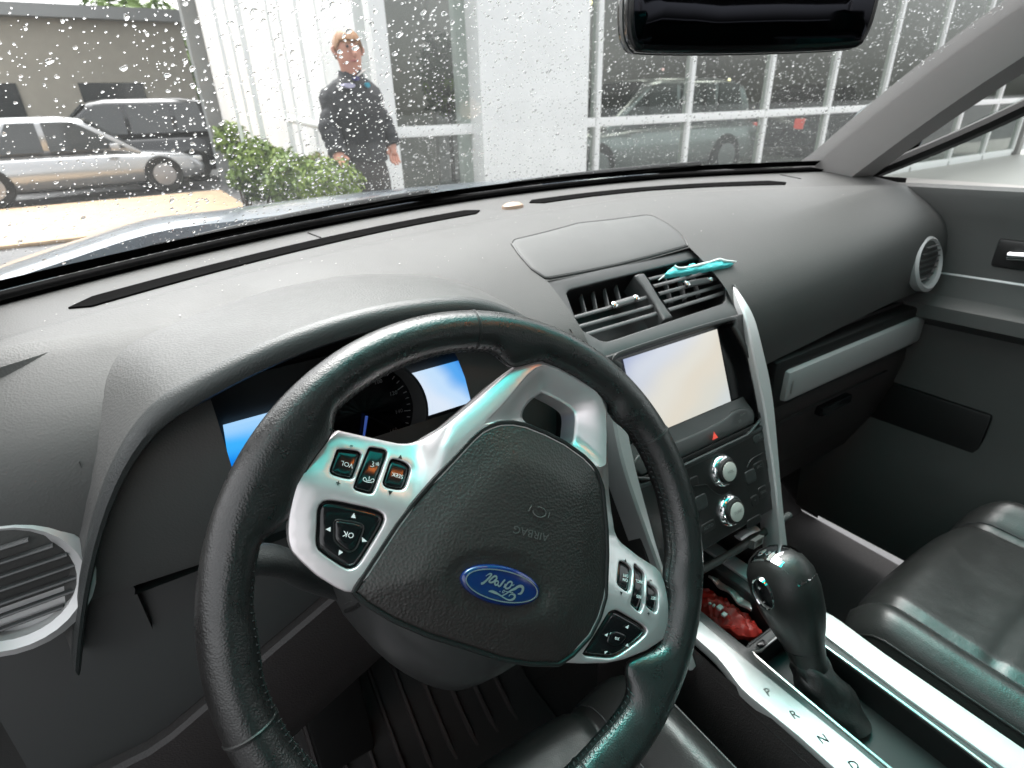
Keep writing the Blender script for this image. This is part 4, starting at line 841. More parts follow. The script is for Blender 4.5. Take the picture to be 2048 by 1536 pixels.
# seams across the leather and the stitched inner edge
for p in ((955, 650), (1330, 858), (545, 1440), (1180, 1560)):
    q = W(p, .01); a = math.atan2(q[1], q[0]); V, Fc = tube([rim_pt(a, s, -.0002) for s in np.linspace(0, 2*np.pi, 40, endpoint=False)], .0010, 6, closed=True); sm_ = mk('seam', V, Fc, 'leather_worn', rim)
    V, Fc = tube([rim_pt(a+.0075, s, -.0004) for s in np.linspace(0, 2*np.pi, 40, endpoint=False)], .0007, 6, closed=True); mk('seam_shadow', V, Fc, 'black', sm_)
mb = MB(); sp = .0048/.165
for a in np.arange(-math.pi, math.pi, sp):
    ri = np.interp(a, TH, rin)
    if ri < .152: continue
    p0, p1 = rim_pt(a, math.pi*.86, .0004), rim_pt(a+sp*.55, math.pi*1.02, .0004); mb.add(*tube([p0, (p0+p1)/2+np.array([0, 0, .0003]), p1], .00042, 5))
mb.build('stitching', 'thread', rim, kind='stuff')
V, Fc = tube([rim_pt(a, math.pi*.95, -.0003) for a in TH], .0009, 5, closed=True); mk('sewn_edge', V, Fc, 'leather_worn', rim)

# silver bezel
def fold(u, v):
    u = np.asarray(u, float); v = np.asarray(v, float); vf = np.where(u > 0, -.020, .002); x = np.clip(vf-v, 0, .046); x = np.where(x < .014, x*x/.028, x-.007); wg = np.clip((np.abs(u)-.062)/.018, 0, 1)
    return .38*x*wg*wg*(3-2*wg)
def Wd(p, h=.004):
    hh = h
    for _ in range(5): q = W(p, hh); hh = h-float(fold(*q))
    return q
def Wds(pts, h=.004): return np.array([Wd(p, h) for p in pts])
def dropV(V): a = np.asarray(V, float); a[:, 2] -= fold(a[:, 0], a[:, 1]); return a
outer = [(677, 860), (739, 874), (800, 887), (822, 887), (844, 881), (896, 850), (961, 796), (1013, 750), (1047, 725), (1066, 717), (1084, 714), (1117, 720), (1156, 740), (1195, 765), (1208, 777), (1216, 795), (1221, 819), (1222, 884), (1224, 962), (1226, 1020), (1229, 1058), (1234, 1072), (1243, 1085), (1278, 1113), (1312, 1134), (1322, 1146), (1330, 1165), (1336, 1195), (1338, 1235), (1336, 1260), (1328, 1279), (1293, 1302), (1248, 1320), (1213, 1327), (1165, 1328), (1118, 1326)]
low = [(1060, 1325), (1008, 1316), (923, 1288), (859, 1268), (790, 1238), (735, 1205), (711, 1185), (692, 1185), (669, 1174), (632, 1151), (600, 1122), (583, 1104), (577, 1085), (575, 1062), (577, 1035), (581, 1006), (591, 965), (607, 938), (636, 897)]
OUT = resample(Wds(outer+low), 300)
z1 = lambda L: Z(620, 870, 9.309, L); z3 = lambda L: Z(1160, 1090, 6.4, L); z2 = lambda L: Z(440, 1000, 3.84, L)
wells = {'vol': z1([(530, 265), (700, 272), (890, 300), (945, 345), (930, 430), (810, 770), (750, 822), (560, 790), (405, 735), (365, 670), (380, 600), (490, 300)]),
         'voice': z1([(1105, 228), (1260, 243), (1400, 272), (1432, 310), (1420, 400), (1300, 740), (1180, 1060), (1120, 1100), (980, 1072), (850, 1032), (806, 990), (820, 920), (940, 600), (1065, 290)]),
         'seek': z1([(1525, 447), (1660, 470), (1790, 525), (1858, 600), (1855, 700), (1770, 970), (1690, 1025), (1560, 1015), (1430, 985), (1357, 925), (1360, 850), (1470, 520)]),
         'pad_r': z2([(790, 12), (870, 5), (1040, 38), (1200, 78), (1258, 122), (1250, 190), (1160, 345), (1060, 500), (1000, 532), (935, 513), (770, 400), (736, 340), (740, 200), (748, 70)]),
         'onoff': z3([(500, 208), (565, 222), (640, 285), (657, 345), (650, 460), (632, 580), (605, 603), (550, 572), (478, 510), (466, 455), (478, 330), (488, 235)]),
         'cncl': z3([(688, 243), (740, 285), (792, 330), (822, 385), (815, 560), (800, 770), (770, 858), (730, 842), (648, 765), (640, 720), (672, 580), (684, 400)]),
         'set': z3([(855, 468), (905, 510), (962, 552), (997, 620), (995, 720), (985, 825), (958, 868), (925, 850), (838, 775), (828, 700), (845, 580)]),
         'pad_l': z3([(400, 838), (470, 833), (620, 915), (790, 1018), (842, 1080), (835, 1140), (700, 1270), (520, 1400), (400, 1450), (220, 1440), (60, 1420), (30, 1390), (55, 1340), (200, 1110), (350, 870)])}
WL = {k: crs(Wds(v), 44) for k, v in wells.items()}
fun = [(969, 847), (1000, 816), (1020, 793), (1040, 768), (1056, 750), (1072, 737), (1088, 732), (1105, 736), (1150, 759), (1185, 779), (1203, 796), (1211, 825), (1213, 870), (1212, 930), (1198, 935), (1175, 915), (1135, 886), (1091, 862), (1045, 846), (1005, 841), (985, 844)]
hol = [(1086, 787), (1075, 791), (1057, 806), (1046, 824), (1047, 840), (1065, 853), (1095, 869), (1125, 884), (1138, 888), (1146, 879), (1149, 855), (1150, 837), (1146, 822), (1130, 809), (1108, 797)]
FU = resample(Ws(fun), 90); HO = crs(Ws(hol, -.008), 90)
if area(FU) < 0: FU = FU[::-1]
if area(HO) < 0: HO = HO[::-1]
def align(P, ang0): 
    c = P.mean(0); i = int(np.argmin(np.abs(np.angle(np.exp(1j*(np.arctan2(P[:, 1]-c[1], P[:, 0]-c[0])-ang0)))))); return np.roll(P, -i, 0)
FU, HO = align(FU, .3), align(HO, .3)
dips = [(W((694, 925)), .020), (W((748, 945)), .022), (W((795, 950)), .020)]
V, Fc = sheet(OUT, list(WL.values())+[FU], step=.0034, r=.0014, depth=.012, hdepth=.003, dome=lambda u, v, d: .004+.0015*np.clip(d/.012, 0, 1)-fold(u, v)-15.*np.clip(.017-d, 0, .017)**2*np.clip((-.055-v)/.025, 0, 1))
bez = mk('bezel', V, Fc, 'silver', wheel, sharp=45)
rings = []
for f_ in np.linspace(0, 1, 9):
    P_ = FU+(HO-FU)*f_; h = .0042-.0125*f_**1.3; rings.append(np.column_stack([P_, np.full(90, h)]))
for d_, h in ((.0, -.0085), (.0006, -.0095), (.001, -.03)): rings.append(np.column_stack([inset(HO, -d_*0)+0, np.full(90, h)]))
V, Fc = loft(rings, True, False); mk('loop_recess', V, Fc, 'silver', bez, sharp=60)
V, Fc = loft([np.column_stack([inset(HO, 0.0), np.full(90, -.030)]), np.column_stack([inset(HO, -.01), np.full(90, -.034)])], True, False); mk('loop_back', V, Fc, 'lower', bez)
# dark body behind the bezel
V, Fc = sheet(inset(OUT if area(OUT) > 0 else OUT[::-1], .004), [inset(HO, -.012)], step=.012, r=.004, depth=.020); mk('hub_back', [(u, v, h-.022) for u, v, h in V], Fc, 'lower', wheel)
# airbag cover
air = [(711, 1184), (726, 1161), (758, 1112), (797, 1052), (833, 1005), (870, 962), (910, 920), (948, 879), (965, 864), (980, 856), (1000, 849), (1026, 848), (1052, 853), (1092, 869), (1131, 889), (1167, 915), (1184, 932), (1193, 945), (1204, 976), (1209, 1028), (1212, 1060), (1213, 1110), (1210, 1193), (1198, 1234), (1180, 1270), (1145, 1308), (1118, 1326), (1060, 1325), (1008, 1316), (923, 1288), (859, 1268), (790, 1238), (735, 1205)]
AB = resample(Ws(air, .0055), 220)
ec = W((1003, 1171), .0155)
def airdome(u, v, d):
    e = np.minimum(d*.32, .0105); e = np.where(d*.32 < .0085, d*.32, .0085+.0025*(1-np.exp(-(d*.32-.0085)/.004)))
    q = np.hypot((u-ec[0])/.037, (v-ec[1])/.0185); return .0052+e-.0022*np.clip(1.18-q, 0, .18)/.18
V, Fc = sheet(AB, step=.0042, r=.0016, depth=.010, dome=airdome); airb = mk('airbag_cover', V, Fc, 'pad', wheel, sharp=60)
V, Fc = tube([(u, v, .0050) for u, v in inset(AB if area(AB) > 0 else AB[::-1], -.0012)], .0018, 6, closed=True); mk('cover_gap', V, Fc, 'black', airb)
# emblem
HE = .0150; ang = np.linspace(0, 2*np.pi, 56, endpoint=False); EA, EB = .0312, .0131
def ell(s, h): return np.column_stack([ec[0]+EA*s*np.cos(ang)+0*ang, ec[1]+(EB-(1-s)*EA*.9 if s > .5 else EB*s)*np.sin(ang), np.full(56, h)])
def ell2(da, h): return np.column_stack([ec[0]+(EA-da)*np.cos(ang), ec[1]+(EB-da)*np.sin(ang), np.full(56, h)])
V, Fc = loft([ell2(0, HE-.003), ell2(0, HE), ell2(.0006, HE+.0012), ell2(.0016, HE+.002), ell2(.004, HE+.0023), ell2(.009, HE+.0024), ell2(.0125, HE+.0024)]); emb = mk('emblem', V, Fc, 'blue', wheel, label='blue oval emblem with silver lettering, upside down')
V, Fc = loft([ell2(.0027, HE+.00235), ell2(.0027, HE+.0027), ell2(.0034, HE+.0027), ell2(.0034, HE+.00235)], True, False); mk('emblem_ring', V, Fc, 'badge_silver', emb)
z5 = lambda L: Ws(Z(910, 1110, 11.378, L), HE+.0027)
mb = MB()
K = .000040
for L, wdt in (([(1430, 885), (1490, 878), (1530, 830), (1548, 770), (1530, 722), (1480, 708), (1420, 728), (1370, 765), (1290, 800), (1230, 835), (1180, 870), (1130, 900), (1060, 932)], [20, 42, 50, 50, 46, 44, 34, 24, 22, 18]),
               ([(1225, 945), (1250, 905), (1300, 890), (1352, 908), (1362, 955), (1325, 1003), (1255, 1026), (1180, 1008), (1110, 970), (1050, 932), (960, 878), (870, 838), (800, 822), (765, 830)], [12, 22, 40, 40, 30, 22, 20, 22, 30, 44, 44, 20]),
               ([(1325, 855), (1260, 850), (1190, 835), (1140, 822), (1120, 795)], [14, 14, 12]), ([(1120, 795), (1090, 822), (1078, 852), (1100, 860), (1128, 832)], [12, 14, 12]), ([(1015, 825), (1035, 832)], [16, 16]),
               ([(1350, 668), (1320, 690), (1290, 678), (1300, 632), (1262, 604), (1212, 628), (1165, 690), (1145, 742), (1182, 764), (1232, 748), (1280, 690), (1298, 640)], [12, 30, 30, 30, 26, 30, 30, 30, 30]),
               ([(1110, 742), (1135, 690), (1150, 655)], [24, 24]), ([(1140, 560), (1100, 605), (1055, 665), (1015, 712), (985, 700), (975, 662), (988, 618), (965, 590), (930, 600), (905, 640), (925, 682), (965, 672)], [28, 34, 34, 26, 24, 24, 26, 34, 28]),
               ([(958, 520), (930, 482), (880, 492), (815, 550), (775, 600), (815, 626), (875, 608), (930, 560), (958, 520)], [30, 34, 30, 28, 30, 34, 30]), ([(590, 650), (640, 640), (700, 590), (760, 532), (815, 470), (832, 436), (800, 425), (750, 445), (700, 482)], [38, 40, 34, 34, 34, 30, 24, 16, 12])):
    P_ = crs(z5(L), 36, False); V, Fc = ribbon(P_, [k*K for k in wdt], HE+.0027); mb.add(V, Fc)
mb.build('emblem_lettering', 'badge_silver', emb, smooth=False, label='silver script lettering reading Ford')
# embossed AIRBAG mark
c = W((1060, 1066), .015); V, Fc = text2d('AIRBAG', .0078); mat('emboss', (.085, .08, .078), .35); mk('embossed_lettering', [(c[0]+v[0]*1.1, c[1]+v[1], .0168+v[2]*.5) for v in V], Fc, 'emboss', airb, smooth=False)
c = W((1077, 1024), .015); mb = MB(); a_ = np.linspace(0, 2*np.pi, 24)
mb.add(*tube([(c[0]+.0055*math.cos(t), c[1]+.0035*math.sin(t), .0166) for t in a_[:20]], .0004, 5)); mb.add(*tube([(c[0]-.008, c[1]+.002, .0166), (c[0]-.0085, c[1]-.002, .0166)], .0004, 5)); mb.add(*tube([(c[0]+.009, c[1]+.0015, .0166), (c[0]+.0075, c[1]-.003, .0166)], .0004, 5)); mb.build('embossed_symbol', 'emboss', airb)
# buttons
def face_h(u, v): return .0058
def cap(name, key, top=.0030, m='black_gloss', curve=.0012, well=-.004, rad_=.0016, par=wheel, ins=.0011):
    L = WL[key] if area(WL[key]) > 0 else WL[key][::-1]; Vb, Fb = poly3(L, .0); mk('button_well', dropV([(u, v, -.001) for u, v, _ in Vb]), Fb, 'black', bez, smooth=False)
    c = L.mean(0); V, Fc = sheet(inset(L, ins), step=.0022, r=rad_, depth=.004, dome=lambda u, v, d: top-curve*((v-c[1])/.012)**2); return mk(name, dropV(V), Fc, m, par)
def legend(s, p, size, par, h, m='legend_white', rot=0):
    c = Wd(p, h); V, Fc = text2d(s, size); cr_, sr_ = math.cos(rot), math.sin(rot); return mk('legend', dropV([(c[0]+v[0]*cr_-v[1]*sr_, c[1]+v[0]*sr_+v[1]*cr_, h+v[2]) for v in V]), Fc, m, par, smooth=False)
def tri(p, size, par, h, m, pts=None):
    if pts is not None: q = Wds(pts, h)
    V, Fc = poly3(q, h); return mk('legend', dropV(V), Fc, m, par, smooth=False)
b = cap('button', 'vol'); legend('VOL', (694, 928.5), .0044, b, .0041)
b = cap('button', 'voice'); c1 = (750, 928)
V, Fc = MB(), None
P_ = Wds(z1([(1160, 490), (1190, 520), (1160, 545), (1185, 560), (1190, 575), (1155, 590), (1120, 575)]), .0038); mb = MB().add(*ribbon(crs(P_, 20, False), .0004, .0040))
for k in range(3): P_ = Wds(z1([(1222+22*k, 520-8*k), (1236+22*k, 545), (1222+22*k, 560+8*k)]), .0038); mb.add(*ribbon(crs(P_, 8, False), .0004, .0040))
mb.V = dropV(mb.V).tolist(); mb.build('legend', 'legend_white', b, smooth=False)
P_ = Wds(z1([(1000, 795), (1025, 790), (1045, 812), (1050, 838), (1090, 852), (1130, 842), (1140, 822), (1185, 822), (1190, 850), (1170, 872), (1100, 880), (1030, 865), (990, 835)]), .0038); mb = MB().add(*ribbon(crs(np.vstack([P_, P_[:1]]), 40, False), .0004, .0040)); P_ = Wds(z1([(1105, 765), (1097, 830)]), .0038); mb.add(*ribbon(P_, .0004, .0040)); mb.add(*poly3(Wds(z1([(1090, 790), (1105, 762), (1118, 792)]), .0038), .0040)); mb.V = dropV(mb.V).tolist(); mb.build('legend', 'legend_white', b, smooth=False)
b = cap('button', 'seek'); legend('SEEK', (795, 950.6), .0040, b, .0041)
b = cap('button', 'onoff'); legend('OFF', (1251.4, 1151), .0033, b, .0041); legend('ON', (1250.6, 1159.5), .0033, b, .0041)
b = cap('button', 'cncl'); legend('CNCL', (1280, 1163), .0033, b, .0036); legend('RES', (1278, 1193), .0034, b, .0036)
b = cap('button', 'set'); legend('SET', (1307, 1196), .0034, b, .0041)
hB = .0060
legend('-', (702.7, 893), .007, bez, hB, 'legend_black'); legend('+', (676.7, 965), .0062, bez, hB, 'legend_black'); legend('-', (1302, 1162), .007, bez, hB, 'legend_black'); legend('+', (1297.5, 1226.5), .0058, bez, hB, 'legend_black')
for L in (z1([(1640, 425), (1692, 365), (1718, 448)]), z1([(1460, 1030), (1545, 1045), (1480, 1125)]), z3([(568, 215), (585, 172), (597, 222)]), z3([(512, 592), (545, 605), (525, 648)])): tri(None, 0, bez, hB, 'legend_black', L)
for key, ar, ctr, lg in (('pad_r', [z2([(1005, 135), (1030, 98), (1042, 141)]), z2([(810, 225), (850, 206), (848, 244)]), z2([(1090, 285), (1132, 319), (1092, 322)]), z2([(910, 425), (915, 382), (945, 402)])], z2([(890, 165), (960, 168), (1060, 185), (1098, 212), (1070, 300), (1035, 372), (985, 388), (930, 350), (888, 305), (885, 230)]), 'OK'),
                         ('pad_l', [z3([(578, 1052), (628, 1022), (612, 1074)]), z3([(315, 1152), (358, 1128), (346, 1172)]), z3([(580, 1290), (608, 1260), (628, 1306)]), z3([(315, 1360), (358, 1358), (318, 1398)])], z3([(400, 1130), (470, 1110), (560, 1140), (600, 1170), (570, 1240), (500, 1290), (420, 1290), (360, 1250), (370, 1190)]), None)):
    b = cap('direction_pad', key, top=.0042, curve=.0004, rad_=.0030)
    for L in ar: tri(None, 0, b, .0058, 'legend_white', L)
    cp = crs(Ws(ctr, .0055), 40); V, Fc = sheet(cp, step=.003, r=.0012, depth=.003); o = mk('centre_button', [(u, v, h+(.0058 if lg else .0049)) for u, v, h in V], Fc, 'black_gloss', b)
    if lg: legend('OK', (697, 1069), .0050, o, .0061)
    else: legend('xo', (1234, 1278), .0042, o, .0052); continue
    V, Fc = tube([(u, v, .0048) for u, v in inset(cp if area(cp) > 0 else cp[::-1], -.0006)], .0006, 5, closed=True); mk('button_gap', V, Fc, 'black', b)

# ================================================================== STEERING COLUMN
colm = thing('steering_column', 'dark grey steering column shroud behind and under the wheel', 'steering column', WC-Wn*.2)
rings = []
for s, hw_, bt, tp in ((.038, .060, -.070, .045), (.042, .078, -.085, .055), (.060, .092, -.100, .058), (.10, .098, -.118, .062), (.16, .100, -.120, .064), (.21, .096, -.105, .060), (.26, .088, -.085, .055)):
    th = np.linspace(0, 2*np.pi, 40, endpoint=False); c = np.sign(np.cos(th))*np.abs(np.cos(th))**.6; q = np.sign(np.sin(th))*np.abs(np.sin(th))**.75
    wv = np.where(q < 0, 1-.42*(-q)**1.6, 1.); y_ = np.where(q > 0, tp*q, -bt*q); rings.append([WC-Wn*s+Wa0*(hw_*c[i]*wv[i])+Wb0*y_[i] for i in range(40)])
V, Fc = loft(rings); sh_ = mk('shroud', V, Fc, 'stack', colm, sharp=60)
from mathutils.bvhtree import BVHTree
bv = BVHTree.FromPolygons([tuple(v) for v in V], Fc)
def on_shroud(p, lift=.0): r = ray(*p); hit = bv.ray_cast(Vector((0, 0, 0)), Vector(r)); return (np.array(hit[0])-r*lift) if hit[0] is not None else None
q0 = [on_shroud(p, .0004) for p in ((664, 1219), (676, 1215), (690, 1209), (702, 1202))]; q0 = [q for q in q0 if q is not None]
if len(q0) > 1: V, Fc = tube(q0, .0007, 6, 10); mk('shroud_joint', V, Fc, 'stack', sh_)
q0 = [on_shroud(p, .0006) for p in ((692, 1222), (700, 1219), (708, 1215), (718, 1209))]; q0 = [q for q in q0 if q is not None]
if len(q0) > 1: V, Fc = tube(q0, .0018, 8, 10); mk('release_slot', V, Fc, 'black', sh_)
V, Fc = tube([at_y((430, 1122), .375), at_y((500, 1118), .38), at_y((560, 1124), .385), at_y((620, 1158), .395), at_y((690, 1185), .40)], [.012, .0145, .0145, .012, .010], 16, 24, flat=.8); st_ = mk('indicator_stalk', V, Fc, 'dash_coarse', colm)
V, Fc = tube([at_y((430, 1122), .375), at_y((418, 1124), .3745)], [.012, .009], 16); mk('stalk_end', V, Fc, 'black_gloss', st_)

# ================================================================== CENTRE CONSOLE
ZK = -.62
con = thing('centre_console', 'dark centre console with brushed silver edge strips and an open tray', 'console', (XC, .1, -.98))
c1 = at_z((1489, 1291), ZK); c2 = at_z((1548, 1244), ZK); g1 = at_z((1510, 1312), ZK)
xb0, xb1 = c1[0], 2*XC-c1[0]; yb0 = min(c1[1], c2[1])
bin_ = crs([(xb0, yb0+.006), (xb0+.006, yb0), (xb1-.006, yb0), (xb1, yb0+.006), (xb1, .41), (xb1-.006, .416), (xb0+.006, .416), (xb0, .41)], 60)
gx0 = g1[0]; gy1 = g1[1]
gate = crs([(gx0, gy1-.012), (gx0+.010, gy1), (2*XC-gx0-.01, gy1), (2*XC-gx0, gy1-.012), (2*XC-gx0, .04), (2*XC-gx0-.01, .03), (gx0+.01, .03), (gx0, .04)], 60)
to = [(.4842, .43), (2*XC-.4842, .43), (2*XC-.4835, .2), (2*XC-.489, .1), (2*XC-.489, -.45), (.489, -.45), (.489, .1), (.4835, .25)]
V, Fc = sheet(resample(to, 140), [bin_, gate], step=.02, r=.002, depth=.02, hdepth=.004); ctop = mk('console_top', [(u, v, ZK+h) for u, v, h in V], Fc, 'stack', con)
P3 = lambda u, v, h: (u, v, ZK+h)
V, Fc = wall(bin_, -.005, -.075, P3); Vb, Fb = poly3(bin_, -.075); MB().add(V, Fc).add([P3(*v) for v in Vb], Fb).build('tray', 'black', con)
V, Fc = wall(gate, -.005, -.04, P3); Vb, Fb = poly3(gate, -.04); MB().add(V, Fc).add([P3(*v) for v in Vb], Fb).build('gate_well', 'black', con)
V, Fc = tube([(u, v, ZK+.0008) for u, v in gate], .0018, 8, closed=True); mk('gate_trim', V, Fc, 'badge_silver', con)
def strip(sg):
    L = [(.4835, .43), (.4833, .25), (.4885, .12), (.4885, -.45), (.4495, -.45), (.4500, .16), (.4458, .222), (.4470, .234), (.4540, .256), (.4575, .275), (.4590, .43)]
    V, Fc = sheet(resample([(x if sg > 0 else 2*XC-x, y) for x, y in L], 160), step=.012, r=.0016, depth=.012); return mk('silver_strip', [(u, v, ZK+.003+h) for u, v, h in V], Fc, 'silver_light', con)
s1 = strip(1); strip(-1)
pP, pR = at_z((1536, 1385), ZK+.003), at_z((1589, 1430), ZK+.003); stp = pR-pP
for k, ch in enumerate('PRNDS'):
    V, Fc = text2d(ch, .0135); c = pP+stp*k; rt_ = -.30; mk('gear_letter', [(c[0]+v[0]*math.cos(rt_)-v[1]*math.sin(rt_), c[1]+v[0]*math.sin(rt_)+v[1]*math.cos(rt_), ZK+.0034) for v in V], Fc, 'legend_grey', s1, smooth=False)
for sg in (1, -1):
    X_ = lambda x: x if sg > 0 else 2*XC-x
    xi = [( .4480, ZK-.004), (.4455, ZK-.018), (.440, ZK-.055), (.436, ZK-.14), (.436, -1.0)]
    V, Fc = loft([[(X_(x), y, z) for y in np.linspace(.46, -.45, 12)] for x, z in xi], False); sp_ = mk('side_panel', V, Fc, 'lower', con)
V, Fc = tube([(.4478, .44, ZK-.0185), (.4462, .2, ZK-.0185), (.4462, -.4, ZK-.0185)], .0012, 6, 20); mk('side_joint', V, Fc, 'black', con)
# tray lip under the stack with a silver tab and usb socket
lp_ = [at_x(p, x) for p, x in (((1432, 1124), .545), ((1470, 1102), .585), ((1520, 1070), .64), ((1560, 1042), .682), ((1579, 1030), .703))]
V, Fc = tube(lp_, .0055, 12, 30); li = mk('tray_lip', V, Fc, 'dash_smooth', con)
V, Fc = tube([np.array(lp_[0])*[1, 1, 1]+[-.10, .003, .002], lp_[0]], .0055, 12, 10); mk('tray_lip_end', V, Fc, 'dash_smooth', li)
a_, b_ = at_x((1476, 1076), .600), at_x((1514, 1056), .640); V, Fc = tube([a_, (a_+b_)/2+[0, .001, .001], b_], .0065, 10, 10, flat=.4); mk('tray_tab', V, Fc, 'silver_light', li)
c = at_x((1513, 1084), .60); 
V, Fc = loft([[tuple(c+np.array([sx*.010*k, 0, sz*.007*k])-SN*d_*-1) for sx, sz in ((-1, -1), (1, -1), (1, 1), (-1, 1))] for k, d_ in ((1, -.004), (1, .004), (.72, .004), (.72, -.003))]); mk('usb_socket', V, Fc, 'badge_silver', con, sharp=20)
V, Fc = box(c1[0]+.012, c1[0]+.024, c1[1]-.016, c1[1]-.008, ZK, ZK+.004, .001); mk('gate_release', V, Fc, 'black_gloss', con)
V, Fc = box(c1[0]+.004, 2*XC-c1[0]-.004, c1[1]-.0042, c1[1]-.003, ZK+.0003, ZK+.0012); mk('tray_edge_line', V, Fc, 'black', con)

# gear lever
gl = thing('gear_lever', 'black leather gear lever with a chrome top in its gate', 'gear lever', (XC, .2, ZK))
K0, K1 = np.array([.533, .205, -.60]), np.array([.536, .268, -.500]); ax = (K1-K0)/np.linalg.norm(K1-K0); ky = np.cross(ax, [1., 0, 0]); ky /= np.linalg.norm(ky)
rings = []
for f_, rx, ry in ((-.12, .018, .020), (.0, .019, .022), (.15, .021, .026), (.30, .026, .033), (.50, .032, .040), (.72, .0355, .043), (.90, .034, .041), (1.02, .028, .034), (1.10, .018, .022), (1.13, .006, .008)):
    th = np.linspace(0, 2*np.pi, 28, endpoint=False); rings.append([K0+(K1-K0)*f_+np.array([1., 0, 0])*rx*math.cos(t)+ky*ry*math.sin(t) for t in th])
V, Fc = loft(rings); kn = mk('knob', V, Fc, 'leather_worn', gl, sharp=60)
rings = []
for a in np.linspace(-1.25, 1.45, 22):
    q = K0+(K1-K0)*.72+ky*math.sin(a)*.0440+ax*math.cos(a)*.0505; tn = ky*math.sin(a)+ax*math.cos(a)
    wv = .021*math.cos(a*.45); rings.append([q+np.array([1., 0, 0])*u*wv-tn*abs(u)**2.2*.006*1.0-tn*dp for u, dp in ((-1, .006), (-1, 0), (-.7, 0), (-.3, 0), (.3, 0), (.7, 0), (1, 0), (1, .006))])
V, Fc = loft(rings); mk('chrome_cap', V, Fc, 'chrome', gl, sharp=40)
bo = at_x((1529, 1186), .5035); ex = np.array([0, ky[1], ky[2]])
ex2 = (ax*.55-ky*.0); 
vL = np.array([0., ax[1], ax[2]]); vS = np.cross([1., 0, 0], vL)
def eb(s, o): return [bo+vL*.0185*s*math.cos(t)+vS*.0125*s*math.sin(t)+np.array([-1., 0, 0])*o for t in np.linspace(0, 2*np.pi, 36, endpoint=False)]
V, Fc = loft([eb(1.08, -.01), eb(1.08, .003), eb(1.02, .0045), eb(.95, .0035)], True, False); br = mk('button_ring', V, Fc, 'chrome', gl)
V, Fc = loft([eb(.96, .0), eb(.95, .0035), eb(.8, .0045), eb(.3, .005), eb(.02, .005)]); sb = mk('shift_button', V, Fc, 'black_gloss', gl)
for s, d_ in (('+', .008), ('-', -.008)): V, Fc = text2d(s, .008); mk('legend', [tuple(bo+vL*(d_+v[1])+vS*(v[0])+np.array([-.0056, 0, 0])) for v in V], Fc, 'legend_white', sb, smooth=False)
rings = []
for f_, rr in ((0, .031), (.15, .029), (.3, .030), (.45, .025), (.6, .0255), (.75, .021), (.9, .0215), (1, .018)):
    c = np.array([.543, .165, ZK-.035])*(1-f_)+K0*f_; th = np.linspace(0, 2*np.pi, 24, endpoint=False); rings.append([c+np.array([rr*math.cos(t), rr*1.3*math.sin(t), .004*math.sin(3*t+f_*9)]) for t in th])
V, Fc = loft(rings); mk('boot', V, Fc, 'seat', gl, sharp=60)
V, Fc = tube([K0+np.array([.0195*math.cos(t), 0, 0])+ky*.0235*math.sin(t)+ax*.012 for t in np.linspace(0, 2*np.pi, 30, endpoint=False)], .0012, 6, closed=True); mk('knob_collar', V, Fc, 'black_gloss', gl)

# crumpled snack bag in the tray
bag = thing('snack_bag', 'crumpled red snack bag lying in the console tray', 'bag', (at_z((1460, 1215), -.67)))
B = lambda p: at_z(p, -.645)[:2]
bl = resample([B(p) for p in ((1385, 1150), (1410, 1165), (1440, 1180), (1475, 1203), (1500, 1222), (1520, 1243), (1530, 1255), (1518, 1262), (1490, 1262), (1440, 1240), (1395, 1210))], 70)
V, Fc = sheet(bl, step=.004, r=.002, depth=.006, dome=lambda u, v, d: .012*np.clip(d/.02, 0, 1)+.0035*np.sin(u*310+v*90)*np.sin(v*260)+.002*np.sin(u*700)*np.sin(v*540+u*200)); bg_ = mk('bag_body', [(u, v, -.655+h) for u, v, h in V], Fc, 'red', bag)
bl2 = resample([B(p) for p in ((1415, 1162), (1445, 1168), (1475, 1190), (1498, 1215), (1502, 1232), (1480, 1215), (1445, 1185))], 50)
V, Fc = sheet(bl2, step=.004, r=.001, depth=.003, dome=lambda u, v, d: .003*np.sin(u*140)*np.sin(v*180)); mk('torn_edge', [(u, v, -.636+h) for u, v, h in V], Fc, 'bag_silver', bag)
mb = MB()
for p, s in (((1428, 1210), .003), ((1440, 1214), .007), ((1449, 1228), .006), ((1420, 1206), .003)): u, v = at_z(p, -.638)[:2]; mb.add(*box(u-s*.6, u+s*.6, v-s*.5, v+s*.5, -.641, -.6375, .0005))
mb.build('printed_marks', 'collar', bg_)

